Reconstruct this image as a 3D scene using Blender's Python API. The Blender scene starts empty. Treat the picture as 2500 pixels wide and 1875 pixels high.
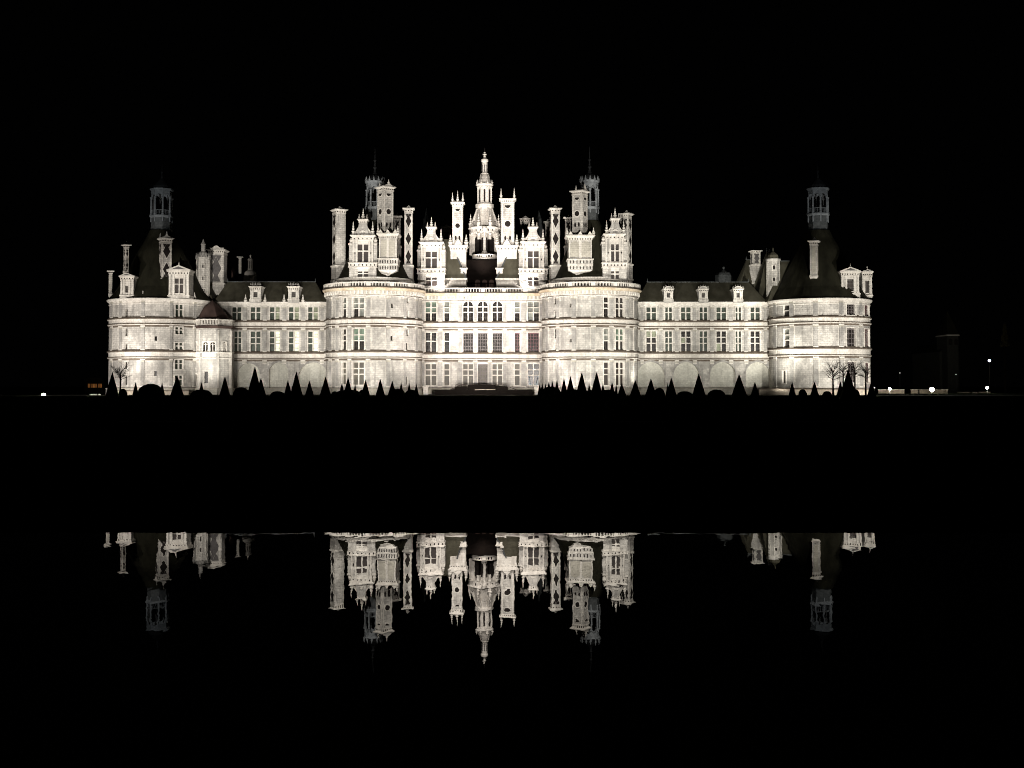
import bpy, math, random
from math import sin, cos, pi, sqrt, atan2
random.seed(7)
scene = bpy.context.scene
COL = scene.collection

# ------------------------------------------------------------------ camera
F, PX0, PY0 = 2950.0, 1250.0, 844.0          # focal length and principal point, photo pixels
CAM = (6.083, -245.83, 1.7)
TP = math.atan(0.03352)
def P(px, py, Y):
    """point on the plane y = Y that the photo shows at (px, py)"""
    a, b = px - PX0, PY0 - py
    dy = F*cos(TP) - b*sin(TP); dz = F*sin(TP) + b*cos(TP)
    k = (Y - CAM[1])/dy
    return CAM[0] + a*k, CAM[2] + dz*k
def X(px, Y, py=800): return P(px, py, Y)[0]
def Z(py, Y): return P(1250, py, Y)[1]
def proj_x(x, y, z):
    dx, dy, dz = x-CAM[0], y-CAM[1], z-CAM[2]
    return PX0 + F*dx/(dy*cos(TP) + dz*sin(TP))

# --------------------------------------------------------------- materials
def nt(name):
    m = bpy.data.materials.new(name); m.use_nodes = True
    n = m.node_tree.nodes; l = m.node_tree.links
    return m, n, l, n['Principled BSDF']
def rgb(c): return (c[0], c[1], c[2], 1)
def mixc(n, l, fac, a, b, mode='MIX'):
    x = n.new('ShaderNodeMix'); x.data_type = 'RGBA'; x.blend_type = mode
    for i, v in ((0, fac), (6, a), (7, b)):
        if hasattr(v, 'is_linked') or hasattr(v, 'links'): l.new(v, x.inputs[i])
        elif isinstance(v, (int, float)): x.inputs[i].default_value = v
        else: x.inputs[i].default_value = rgb(v)
    return x.outputs[2]
def noise(n, l, scale, detail=5, sc=None, rough=.6, coord='Object'):
    t = n.new('ShaderNodeTexCoord'); o = t.outputs[coord]
    if sc:
        mp = n.new('ShaderNodeMapping'); mp.inputs['Scale'].default_value = sc
        l.new(o, mp.inputs['Vector']); o = mp.outputs[0]
    x = n.new('ShaderNodeTexNoise'); x.inputs['Scale'].default_value = scale
    x.inputs['Detail'].default_value = detail; x.inputs['Roughness'].default_value = rough
    l.new(o, x.inputs['Vector']); return x.outputs[0]
def ramp(n, l, v, stops):
    r = n.new('ShaderNodeValToRGB'); e = r.color_ramp.elements
    e[0].position = stops[0][0]; e[0].color = (stops[0][1],)*3+(1,)
    e[1].position = stops[-1][0]; e[1].color = (stops[-1][1],)*3+(1,)
    for p_, c in stops[1:-1]:
        k = e.new(p_); k.color = (c,)*3+(1,)
    l.new(v, r.inputs[0]); return r.outputs[0]
def stone(name, base, dirt, brick=.35, dirty=.5, streak=.4):
    m, n, l, b = nt(name)
    uv = n.new('ShaderNodeUVMap')
    br = n.new('ShaderNodeTexBrick'); l.new(uv.outputs[0], br.inputs['Vector'])
    br.inputs['Color1'].default_value = rgb([c*1.06 for c in base])
    br.inputs['Color2'].default_value = rgb([c*(1-.5*brick) for c in base])
    br.inputs['Mortar'].default_value = rgb([c*(1-brick) for c in base])
    br.inputs['Scale'].default_value = 1; br.inputs['Brick Width'].default_value = .95
    br.inputs['Row Height'].default_value = .42; br.inputs['Mortar Size'].default_value = .035
    br.inputs['Mortar Smooth'].default_value = .5
    c = br.outputs['Color']
    f1 = ramp(n, l, noise(n, l, .42, 7, None, .68), [(.47, 0), (.58, dirty)])
    c = mixc(n, l, f1, c, dirt)
    f2 = ramp(n, l, noise(n, l, 1.0, 4, (1.1, 1.1, .16)), [(.52, 0), (.64, streak)])
    c = mixc(n, l, f2, c, [x*.8 for x in dirt])
    f3 = ramp(n, l, noise(n, l, 3.2, 3), [(.35, .86), (.65, 1.05)])
    c = mixc(n, l, 1.0, c, f3, 'MULTIPLY')
    l.new(c, b.inputs['Base Color']); b.inputs['Roughness'].default_value = .92
    b.inputs['Specular IOR Level'].default_value = .25
    bp = n.new('ShaderNodeBump'); bp.inputs['Strength'].default_value = .5; bp.inputs['Distance'].default_value = .06
    ad = n.new('ShaderNodeMath'); ad.operation = 'SUBTRACT'
    l.new(noise(n, l, 5, 4), ad.inputs[0]); l.new(br.outputs['Fac'], ad.inputs[1])
    l.new(ad.outputs[0], bp.inputs['Height']); l.new(bp.outputs[0], b.inputs['Normal'])
    return m
def plain(name, c, rough=.8, c2=None, sc=2., spec=.3, metal=0):
    m, n, l, b = nt(name)
    c2 = c2 or [x*.6 for x in c]
    l.new(mixc(n, l, ramp(n, l, noise(n, l, sc), [(.35, 0), (.65, 1)]), c, c2), b.inputs['Base Color'])
    b.inputs['Roughness'].default_value = rough; b.inputs['Specular IOR Level'].default_value = spec
    b.inputs['Metallic'].default_value = metal
    return m
def emit(name, c, s):
    m, n, l, b = nt(name)
    b.inputs['Base Color'].default_value = rgb([x*.4 for x in c])
    b.inputs['Emission Color'].default_value = rgb(c); b.inputs['Emission Strength'].default_value = s
    return m
def slate(name, c, c2):
    m, n, l, b = nt(name)
    col = mixc(n, l, ramp(n, l, noise(n, l, .5, 6, (1, 1, .4)), [(.38, 0), (.62, 1)]), c, c2)
    t = n.new('ShaderNodeTexCoord'); w = n.new('ShaderNodeTexWave'); w.bands_direction = 'Z'
    w.inputs['Scale'].default_value = 1.6; w.inputs['Distortion'].default_value = .6
    l.new(t.outputs['Object'], w.inputs['Vector'])
    col = mixc(n, l, 1.0, col, ramp(n, l, w.outputs[0], [(.0, .8), (.5, 1.1)]), 'MULTIPLY')
    l.new(col, b.inputs['Base Color']); b.inputs['Roughness'].default_value = .75; b.inputs['Specular IOR Level'].default_value = .08
    return m
def pane(name, c, emis=0, rough=.25):
    m, n, l, b = nt(name)
    col = mixc(n, l, ramp(n, l, noise(n, l, .9, 3), [(.4, 0), (.6, 1)]), c, [x*.55 for x in c])
    l.new(col, b.inputs['Base Color']); b.inputs['Roughness'].default_value = rough
    if emis:
        l.new(col, b.inputs['Emission Color']); b.inputs['Emission Strength'].default_value = emis
    return m
M = {}
M['stone'] = stone('limestone', (.605, .572, .515), (.29, .275, .25), .36, .68, .6)
M['grey'] = stone('grey_limestone', (.43, .41, .375), (.22, .21, .195), .22, .6, .5)
M['trim'] = stone('pale_limestone', (.71, .67, .60), (.42, .38, .33), .06, .42, .38)
M['archfill'] = stone('arch_infill_stone', (.60, .585, .51), (.40, .385, .33), .16, .5, .35)
M['orange'] = stone('lichen_limestone', (.62, .53, .40), (.38, .28, .17), .06, .55, .3)
M['patch'] = stone('patched_limestone', (.48, .45, .38), (.27, .25, .21), .18, .5, .2)
M['ledge'] = plain('dark_ledge', (.085, .065, .05), .95, (.16, .13, .10), 1.2)  # brown-black strips on ledge tops and moulding fronts
M['leadgrey'] = plain('grey_lead_cladding', (.24, .255, .26), .6, (.15, .16, .168), 1.5)
M['inlay'] = plain('slate_inlay', (.014, .012, .011), .8, (.024, .02, .018), spec=.05)
M['inlay2'] = plain('worn_slate_inlay', (.13, .12, .115), .7)
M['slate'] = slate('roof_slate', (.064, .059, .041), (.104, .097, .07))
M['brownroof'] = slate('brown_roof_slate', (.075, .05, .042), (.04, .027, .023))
M['shade_slate'] = slate('shaded_roof_slate', (.013, .0125, .008), (.026, .025, .016))  # same slate as the other roofs, with shade put into its colour
M['unlit_lead'] = plain('unlit_dark_lead', (.02, .021, .022), .7, spec=.1)  # lead darkened in its colour where domes and spires stand unlit
M['shade_black'] = slate('painted_darkness', (.007, .005, .004), (.004, .003, .0025))  # near-black colour put in for unlit openings and surfaces in shade
M['shade_black'].node_tree.nodes['Principled BSDF'].inputs['Specular IOR Level'].default_value = .02
M['lead'] = plain('lead_sheet', (.10, .105, .105), .5, (.06, .065, .065))
M['dark'] = pane('dark_glass', (.020, .017, .015))
M['greyglass'] = pane('grey_green_glass', (.060, .075, .058))
M['bar'] = plain('window_lead', (.10, .09, .08), .6)
M['green'] = pane('green_shutter', (.13, .19, .135), 0, .6)
M['pale'] = pane('pale_shutter', (.21, .22, .19), 0, .6)
M['brown'] = pane('brown_curtain', (.032, .022, .017), 0, .6)
M['olive'] = pane('olive_blind', (.10, .09, .068), 0, .6)
M['curtain'] = plain('white_curtain', (.42, .50, .55), .8)
M['lattice'] = plain('grey_lattice', (.15, .13, .125), .6)
M['redlattice'] = plain('red_lattice', (.16, .08, .085), .6)
M['lit'] = pane('lit_pane', (.85, .90, .66), .55, .5)
M['warm'] = pane('warm_lit_pane', (.9, .35, .08), .08, .5)
M['ochre'] = pane('ochre_pane', (.24, .26, .17), .06, .5)
M['yew'] = plain('yew_leaves', (.022, .034, .016), .95, (.012, .02, .01), 6, .05)
M['bark'] = plain('bark', (.06, .045, .035), .9, spec=.1)
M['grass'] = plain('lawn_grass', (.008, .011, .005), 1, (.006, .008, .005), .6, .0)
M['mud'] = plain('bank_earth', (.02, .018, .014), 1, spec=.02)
M['gravel'] = plain('gravel', (.06, .055, .045), 1, spec=.05)
M['darkstep'] = plain('dark_step_timber', (.010, .008, .0065), .9, spec=.04)
M['metal'] = plain('painted_metal', (.03, .03, .03), .5)
M['wallpaint'] = plain('render_wall', (.42, .36, .28), .9)
M['iron'] = plain('rust_iron', (.05, .04, .035), .7)

# ---------------------------------------------------------------- mesh box
class MB:
    def __init__(s, T=(0, 0, 0, 0)):
        s.v = []; s.f = []; s.m = []; s.uv = []; s.sm = []; s.mats = []; s.T = T
    def mi(s, mat):
        if mat not in s.mats: s.mats.append(mat)
        return s.mats.index(mat)
    def face(s, pts, mat, uv=None, smooth=False, raw=False):
        i = len(s.v); tx, ty, tz, a = s.T; c, q = cos(a), sin(a)
        if uv is None:
            n = norm(pts)
            if abs(n[2]) > .75: uv = [(p[0], p[1]) for p in pts]
            elif abs(n[0]) > abs(n[1]): uv = [(p[1], p[2]) for p in pts]
            else: uv = [(p[0], p[2]) for p in pts]
        for p in pts:
            s.v.append(p if raw else (tx+p[0]*c-p[1]*q, ty+p[0]*q+p[1]*c, tz+p[2]))
        s.f.append(tuple(range(i, i+len(pts)))); s.m.append(s.mi(mat)); s.uv.append(uv); s.sm.append(smooth)
    def box(s, x0, x1, y0, y1, z0, z1, mat): s.frus(x0, x1, y0, y1, z0, x0, x1, y0, y1, z1, mat)
    def frus(s, x0, x1, y0, y1, z0, a0, a1, b0, b1, z1, mat):
        A = [(x0, y0, z0), (x1, y0, z0), (x1, y1, z0), (x0, y1, z0)]
        B = [(a0, b0, z1), (a1, b0, z1), (a1, b1, z1), (a0, b1, z1)]
        s.face(A[::-1], mat); s.face(B, mat)
        for i in range(4):
            j = (i+1) % 4; s.face([A[i], A[j], B[j], B[i]], mat)
    def cbox(s, cx, cy, hx, hy, z0, z1, mat, hx1=None, hy1=None):
        hx1 = hx if hx1 is None else hx1; hy1 = hy if hy1 is None else hy1
        s.frus(cx-hx, cx+hx, cy-hy, cy+hy, z0, cx-hx1, cx+hx1, cy-hy1, cy+hy1, z1, mat)
    def lathe(s, cx, cy, prof, seg, mat, a0=0, a1=2*pi, smooth=True, off=0):
        full = abs(a1-a0-2*pi) < 1e-6
        for k in range(seg):
            A, B = a0+(a1-a0)*k/seg+off, a0+(a1-a0)*(k+1)/seg+off
            for (r0, z0), (r1, z1) in zip(prof, prof[1:]):
                p = [(cx+r0*sin(A), cy-r0*cos(A), z0), (cx+r0*sin(B), cy-r0*cos(B), z0),
                     (cx+r1*sin(B), cy-r1*cos(B), z1), (cx+r1*sin(A), cy-r1*cos(A), z1)]
                R = max(r0, r1, .1); uv = [(A*R, z0), (B*R, z0), (B*R, z1), (A*R, z1)]
                if r0 < 1e-5: p = p[1:]; uv = uv[1:]
                elif r1 < 1e-5: p = p[:3]; uv = uv[:3]
                s.face(p, mat, uv, smooth)
    def prism(s, poly, y0, y1, mat):
        """poly in x,z, extruded in y"""
        s.face([(x, y0, z) for x, z in poly], mat); s.face([(x, y1, z) for x, z in poly][::-1], mat)
        for i in range(len(poly)):
            a, b = poly[i], poly[(i+1) % len(poly)]
            s.face([(a[0], y0, a[1]), (a[0], y1, a[1]), (b[0], y1, b[1]), (b[0], y0, b[1])], mat)
    def tube(s, a, b, r0, r1, n, mat):
        d = [b[i]-a[i] for i in range(3)]; L = sqrt(sum(x*x for x in d)) or 1
        d = [x/L for x in d]; u = (d[1], -d[0], 0) if abs(d[2]) < .95 else (1, 0, 0)
        k = sqrt(sum(x*x for x in u)); u = [x/k for x in u]
        w = (d[1]*u[2]-d[2]*u[1], d[2]*u[0]-d[0]*u[2], d[0]*u[1]-d[1]*u[0])
        R = lambda c, r, t: tuple(c[i]+r*(cos(t)*u[i]+sin(t)*w[i]) for i in range(3))
        for i in range(n):
            t0, t1 = 2*pi*i/n, 2*pi*(i+1)/n
            s.face([R(a, r0, t0), R(a, r0, t1), R(b, r1, t1), R(b, r1, t0)], mat)
    # on a wall surface S: u along it, z up, d outwards
    def sbox(s, S, u0, u1, z0, z1, d0, d1, mat, seg=None):
        n = max(1, int(math.ceil(abs(u1-u0)/S.du)))
        for k in range(n):
            a, b = u0+(u1-u0)*k/n, u0+(u1-u0)*(k+1)/n
            q = lambda u, z, d: S.pt(u, z, d)
            s.face([q(a, z0, d1), q(b, z0, d1), q(b, z1, d1), q(a, z1, d1)], mat, [(a, z0), (b, z0), (b, z1), (a, z1)], raw=True)
            s.face([q(a, z1, d1), q(b, z1, d1), q(b, z1, d0), q(a, z1, d0)], mat, raw=True)
            s.face([q(a, z0, d0), q(b, z0, d0), q(b, z0, d1), q(a, z0, d1)], mat, raw=True)
        for u, g in ((u0, 1), (u1, 0)):
            f = [S.pt(u, z0, d0), S.pt(u, z0, d1), S.pt(u, z1, d1), S.pt(u, z1, d0)]
            s.face(f if g else f[::-1], mat, raw=True)
    def mould(s, S, u0, u1, prof, mat):
        n = max(1, int(math.ceil(abs(u1-u0)/S.du)))
        for k in range(n):
            a, b = u0+(u1-u0)*k/n, u0+(u1-u0)*(k+1)/n
            for (z0, d0), (z1, d1) in zip(prof, prof[1:]):
                s.face([S.pt(a, z0, d0), S.pt(b, z0, d0), S.pt(b, z1, d1), S.pt(a, z1, d1)], mat,
                       [(a, z0+d0), (b, z0+d0), (b, z1+d1), (a, z1+d1)], raw=True)
    def wall(s, S, u0, u1, z0, z1, ops, mat, t=.5, back=None):
        us = {u0, u1}; zs = {z0, z1}
        for o in ops: us |= {max(u0, o[0]), min(u1, o[1])}; zs |= {o[2], o[3]}
        us = sorted(us); zs = sorted(zs); U = [us[0]]
        for a in us[1:]:
            n = max(1, int(math.ceil((a-U[-1])/S.du))); p = U[-1]
            U += [p+(a-p)*(i+1)/n for i in range(n)]
        for a, b in zip(U, U[1:]):
            for c, d in zip(zs, zs[1:]):
                mu, mz = (a+b)/2, (c+d)/2
                if any(o[0] < mu < o[1] and o[2] < mz < o[3] for o in ops): continue
                if b-a < 1e-4 or d-c < 1e-4: continue
                s.face([S.pt(a, c, 0), S.pt(b, c, 0), S.pt(b, d, 0), S.pt(a, d, 0)], mat, [(a, c), (b, c), (b, d), (a, d)], raw=True)
        for o in ops:
            a, b, c, d = o[:4]; tt = o[4] if len(o) > 4 else t
            for q in ([(a, c), (a, d)], [(b, d), (b, c)], [(a, d), (b, d)], [(b, c), (a, c)]):
                (p, z), (r, w) = q
                s.face([S.pt(p, z, 0), S.pt(r, w, 0), S.pt(r, w, -tt), S.pt(p, z, -tt)], M['trim'], raw=True)
            s.face([S.pt(a, c, -tt), S.pt(b, c, -tt), S.pt(b, d, -tt), S.pt(a, d, -tt)], o[5] if len(o) > 5 else M['dark'], raw=True,
                   uv=[(a, c), (b, c), (b, d), (a, d)])
    def arch(s, S, a, b, zs, zt, mat, t=.45, d=-.004, n=12):
        """fills the corners of a rectangular opening above an arch"""
        c, r = (a+b)/2, (b-a)/2
        pts = [(c-r*cos(pi*i/n), zs+(zt-zs)*sin(pi*i/n)) for i in range(n+1)]
        for (p, z), (q, w) in zip(pts, pts[1:]):
            s.face([S.pt(p, z, d), S.pt(q, w, d), S.pt(q, zt, d), S.pt(p, zt, d)], mat, [(p, z), (q, w), (q, zt), (p, zt)], raw=True)
            s.face([S.pt(p, z, d), S.pt(p, z, -t), S.pt(q, w, -t), S.pt(q, w, d)], M['trim'], raw=True)
    def build(s, name, parent=None, label=None, cat=None, group=None, kind=None):
        me = bpy.data.meshes.new(name); me.from_pydata(s.v, [], s.f)
        for m in s.mats: me.materials.append(m)
        me.polygons.foreach_set('material_index', s.m); me.polygons.foreach_set('use_smooth', s.sm)
        ul = me.uv_layers.new(name='UVMap'); fl = [c for f in s.uv for p in f for c in p]
        ul.data.foreach_set('uv', fl); me.update()
        o = bpy.data.objects.new(name, me); COL.objects.link(o)
        if parent: o.parent = parent
        for k, v in (('label', label), ('category', cat), ('group', group), ('kind', kind)):
            if v: o[k] = v
        return o
def norm(p):
    n = [0, 0, 0]
    for i in range(len(p)):
        a, b = p[i], p[(i+1) % len(p)]
        n[0] += (a[1]-b[1])*(a[2]+b[2]); n[1] += (a[2]-b[2])*(a[0]+b[0]); n[2] += (a[0]-b[0])*(a[1]+b[1])
    L = sqrt(sum(x*x for x in n)) or 1
    return [x/L for x in n]
def empty(name, loc, label=None, cat=None, group=None):
    o = bpy.data.objects.new(name, None); COL.objects.link(o); o.location = loc; o.empty_display_size = .5
    for k, v in (('label', label), ('category', cat), ('group', group)):
        if v: o[k] = v
    return o

class Flat:
    du = 50.
    def __init__(s, Y=0, x0=0, a=0):
        s.Y, s.x0, s.a = Y, x0, a; s.t = (cos(a), sin(a)); s.n = (sin(a), -cos(a))
    def pt(s, u, z, d): return (s.x0+u*s.t[0]+d*s.n[0], s.Y+u*s.t[1]+d*s.n[1], z)
    def hit(s, px, py):
        lo, hi = -150, 150
        if s.a == 0:
            x, z = P(px, py, s.Y); return x-s.x0, z
        for _ in range(60):
            m = (lo+hi)/2; q = s.pt(m, 10, 0)
            if proj_x(q[0], q[1], 10) < px: lo = m
            else: hi = m
        q = s.pt(lo, 0, 0); return lo, Z(py, q[1])
class Cyl:
    du = .6
    def __init__(s, cx, cy, R): s.cx, s.cy, s.R = cx, cy, R
    def pt(s, u, z, d):
        a = u/s.R; r = s.R+d; return (s.cx+r*sin(a), s.cy-r*cos(a), z)
    def hit(s, px, py):
        ph = atan2(s.cx-CAM[0], s.cy-CAM[1]); m = pi/2-.04
        lo, hi = (-m-ph)*s.R, (m-ph)*s.R
        for _ in range(50):
            k = (lo+hi)/2; q = s.pt(k, 12, 0)
            if proj_x(q[0], q[1], 12) < px: lo = k
            else: hi = k
        q = s.pt(lo, 0, 0); return lo, Z(py, q[1])

# ------------------------------------------------------------ the castle
castle = empty('castle', (0, 0, 0), 'large floodlit pale stone castle with round towers, slate roofs and a forest of chimneys', 'castle')
KINDS = {
 # kind: columns, transom fractions from the bottom, pane, bars (nx, ny per light), bar material, mullion material
 'x3': (2, (.27+.20, .73), 'dark', (2, 2), 'bar'), 'x3g': (2, (.47, .73), 'green', (2, 2), 'bar'),
 'x3p': (2, (.47, .73), 'pale', (2, 2), 'bar'), 'x3o': (2, (.47, .73), 'olive', (1, 1), 'bar'),
 'n3': (1, (.47, .73), 'dark', (2, 2), 'bar'), 'n3g': (1, (.47, .73), 'pale', (2, 2), 'bar'), 'n3o': (1, (.47, .73), 'olive', (1, 1), 'bar'),
 'n3b': (1, (.47, .73), 'brown', (1, 1), 'bar'), 'x3b': (2, (.47, .73), 'brown', (1, 1), 'bar'),
 'x3c': (2, (.47, .73), 'dark', (1, 1), 'bar', 'C'), 'n3c': (1, (.47, .73), 'dark', (1, 1), 'bar', 'C'),
 'x2': (2, (.58,), 'dark', (2, 3), 'bar'), 'n2': (1, (.58,), 'dark', (2, 3), 'bar'),
 'x2L': (2, (.62,), 'dark', (1, 2), 'bar', 'l'), 'x3L': (2, (.44, .72), 'dark', (1, 2), 'bar', 'L'),
 'w3': (2, (.44, .72), 'greyglass', (1, 2), 'bar'), 'w3g': (2, (.44, .72), 'ochre', (1, 2), 'bar', 'g'), 'w2': (2, (.62,), 'greyglass', (1, 2), 'bar'),
 'lat': (0, (), 'dark', (4, 6), 'lattice'), 'rlat': (0, (), 'dark', (4, 6), 'redlattice'), 'rlatn': (0, (), 'dark', (2, 6), 'redlattice'),
 'slit': (0, (), 'dark', (0, 0), 'bar'), 'door': (0, (), 'olive', (4, 6), 'lattice'),
 'br2': (2, (.62,), 'brown', (1, 1), 'bar'), 'br1': (0, (), 'brown', (2, 3), 'bar'), 'blue': (0, (), 'dark', (3, 4), 'lattice'),
}
def window(S, o, kind, parent, depth=.4, label=None, mull=.13):
    a, b, c, d = o[:4]; K = KINDS[kind]; w = MB(); D = -depth
    dr = D+.02
    cols = max(1, K[0]); tr = [0]+list(K[1])+[1]
    for i in range(cols):
        for j in range(len(tr)-1):
            p, q = a+(b-a)*i/cols, a+(b-a)*(i+1)/cols; z0, z1 = c+(d-c)*tr[j], c+(d-c)*tr[j+1]
            mat = M[K[2]]
            sp = K[5] if len(K) > 5 else ''
            if sp == 'L' and i == 1: mat = M['lit']
            if sp == 'l' and i == 1: mat = M['ochre']
            if sp == 'g' and random.random() < .7: mat = M['dark']
            if K[2] in ('green', 'pale') and j == 0 and random.random() < .55: mat = M['dark']
            w.sbox(S, p, q, z0, z1, D, dr, mat)
            if sp == 'C' and j == 0:      # drawn curtains
                e = (q-p); o1, o2 = (p, p+e*.45) if i else (q-e*.45, q)
                if cols == 2:
                    xa, xb = (q, q-e*.2) if i else (p, p+e*.2)
                    w.face([S.pt(xa, z1, dr+.03), S.pt(xb-(.25*e if not i else -.25*e)*0, z1, dr+.03), S.pt(xb+(e*.35 if not i else -e*.35)*.2, z0, dr+.03), S.pt(xa+(e*.55 if not i else -e*.55), z0, dr+.03)], M['curtain'], raw=True)
            nx, ny = K[3]; bm = M[K[4]]; bw = .035 if K[0] else .11
            for k in range(1, nx):
                u = p+(q-p)*k/nx; w.sbox(S, u-bw/2, u+bw/2, z0, z1, dr, dr+.04, bm)
            for k in range(1, ny):
                z = z0+(z1-z0)*k/ny; w.sbox(S, p, q, z-bw/2, z+bw/2, dr, dr+.045, bm)
    if K[0] == 0 and kind != 'slit':
        f = .1
        for q in ((a, a+f, c, d), (b-f, b, c, d), (a, b, c, c+f), (a, b, d-f*3, d)): w.sbox(S, *q, dr, dr+.06, M[K[4]])
    if K[0] and kind != 'slit':
        if K[0] == 2: w.sbox(S, (a+b)/2-mull, (a+b)/2+mull, c, d, dr, -.1, M['trim'])
        for t in K[1]:
            z = c+(d-c)*t; w.sbox(S, a, b, z-mull*.8, z+mull*.8, dr, -.09, M['trim'])
    return w.build('window', parent, label)
def op(S, w):
    """window spec (left, top, right, bottom, kind) in photo pixels -> opening on S"""
    u0, z1 = S.hit(w[0], w[1]); u1, z0 = S.hit(w[2], w[3])
    return [u0, u1, z0, z1]
def surround(m, S, o, t=.22, d=.09, mat=None):
    mat = mat or M['trim']; a, b, c, e = o[:4]
    m.sbox(S, a-t, a-.003, c-.02, e+t, -.003, d, mat); m.sbox(S, b+.003, b+t, c-.02, e+t, -.003, d, mat)
    m.sbox(S, a-.003, b+.003, e+.003, e+t, -.003, d-.003, mat); m.sbox(S, a-t-.05, b+t+.05, c-.24, c-.021, -.003, d+.08, mat)
ZB = dict(top=22.1, par=21.1, cor=19.4, b1t=15.0, b1b=13.8, b2t=8.54, b2b=7.3, pl=1.32)
def bands(m, S, u0, u1, Zb, mat=None):
    mat = mat or M['trim']
    for t, b in ((Zb['b1t'], Zb['b1b']), (Zb['b2t'], Zb['b2b'])):
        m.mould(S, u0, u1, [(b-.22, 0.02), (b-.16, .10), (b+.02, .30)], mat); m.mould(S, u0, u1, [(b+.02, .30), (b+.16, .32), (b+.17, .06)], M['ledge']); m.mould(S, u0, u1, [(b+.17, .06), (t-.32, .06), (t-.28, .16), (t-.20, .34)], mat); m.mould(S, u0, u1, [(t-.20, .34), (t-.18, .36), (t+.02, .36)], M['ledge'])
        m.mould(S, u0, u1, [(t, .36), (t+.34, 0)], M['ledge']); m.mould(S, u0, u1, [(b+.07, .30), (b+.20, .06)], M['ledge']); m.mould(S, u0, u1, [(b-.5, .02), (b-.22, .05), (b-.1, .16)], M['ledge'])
    p = Zb['pl']
    m.mould(S, u0, u1, [(-1.0, .55), (p-.25, .45), (p-.2, .62), (p-.05, .62)], M['patch'])
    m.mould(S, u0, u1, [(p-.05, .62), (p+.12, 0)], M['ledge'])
def pilasters(m, S, L, Zb, topz, mid=None):
    for l_, r_ in L:
        a = S.hit(l_, 800)[0]; b = S.hit(r_, 800)[0]
        w = max(b-a, .45); c = (a+b)/2; a, b = c-w/2, c+w/2
        for z0, z1 in ((Zb['pl']+.13, Zb['b2b']-.24), (Zb['b2t']+.03, Zb['b1b']-.24), (Zb['b1t']+.03, topz)):
            m.sbox(S, a, b, z0, z1, -.003, .13, M['grey'])
            m.sbox(S, a-.09, b+.09, z0, z0+.3, -.003, .19, M['trim'])
            m.sbox(S, a-.03, b+.03, z1-.62, z1-.3, -.003, .18, M['patch'])
            m.sbox(S, a-.12, b+.12, z1-.3, z1-.002, -.003, .22, M['trim'])
        m_ = M['trim']
        for z0, z1 in ((Zb['b1b']+.09, Zb['b1t']-.27), (Zb['b2b']+.09, Zb['b2t']-.27)):
            m.sbox(S, a-.05, b+.05, z0, z1, .05, .15, M['trim'])
def cornice(S, u0, u1, z0, z1, parent, out=.8, corbel=True):
    m = MB(); h = z1-z0
    m.mould(S, u0, u1, [(z0-.06, 0), (z0, .16), (z0+.12, .18)], M['trim'])
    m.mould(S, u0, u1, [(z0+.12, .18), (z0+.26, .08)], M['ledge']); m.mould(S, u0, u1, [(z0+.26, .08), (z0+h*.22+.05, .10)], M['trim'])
    m.mould(S, u0, u1, [(z0+h*.22, .10), (z0+h*.62, out*.42), (z0+h*.64, out*.62)], M['patch'])
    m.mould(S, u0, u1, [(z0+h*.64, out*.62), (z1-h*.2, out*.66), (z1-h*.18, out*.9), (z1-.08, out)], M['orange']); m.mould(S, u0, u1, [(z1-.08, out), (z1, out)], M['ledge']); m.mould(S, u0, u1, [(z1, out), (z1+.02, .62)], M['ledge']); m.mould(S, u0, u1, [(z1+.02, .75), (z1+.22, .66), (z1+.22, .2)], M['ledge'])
    if corbel:
        n = int((u1-u0)/.78)
        for i in range(n):
            u = u0+(u1-u0)*(i+.5)/n
            m.sbox(S, u-.17, u+.17, z0+h*.24, z0+h*.62, .08, out*.58, M['trim'])
    return m.build('cornice', parent)
def balustrade(S, u0, u1, z0, z1, parent, step=.52, pier=4.4, mat='trim', d=0.):
    m = MB(); mt = M[mat]; q = .15
    m.sbox(S, u0, u1, z0, z0+.2, d-q, d+q, mt); m.sbox(S, u0, u1, z1-.2, z1, d-q-.03, d+q+.03, mt)
    n = max(1, round((u1-u0)/pier)); L = (u1-u0)/n; r = random.Random(3)
    for i in range(n+1):
        u = u0+L*i
        m.sbox(S, u-.42, u+.42, z0+.2, z1-.2, d-q+.02, d+q-.02, mt)
        if i == n: break
        k = int((L-.84)/step)
        for j in range(k):
            x = u+.42+(L-.84)*(j+.5)/k
            m.sbox(S, x-.085, x+.085, z0+.2, z1-.2, d-.08, d+.08, mt)
    return m.build('balustrade', parent)
def pinnacle_prof(h, r):
    return [(r, 0), (r, .22*h), (r*1.25, .24*h), (r*1.25, .29*h), (r*.55, .33*h), (r*.8, .42*h), (r*.8, .47*h), (r*.4, .52*h),
            (r*.55, .62*h), (r*.5, .67*h), (r*.22, .72*h), (r*.3, .8*h), (r*.26, .86*h), (0, h)]
def pinnacle(parent, x, y, z, h, r=.28, mat='trim', name='pinnacle'):
    m = MB(); m.lathe(x, y, [(a, z+b) for a, b in pinnacle_prof(h, r)], 8, M[mat]); return m.build(name, parent)
def pinn(m, x, y, z, h, r=.28, mat='trim'): m.lathe(x, y, [(a, z+b) for a, b in pinnacle_prof(h, r)], 8, M[mat])

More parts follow.
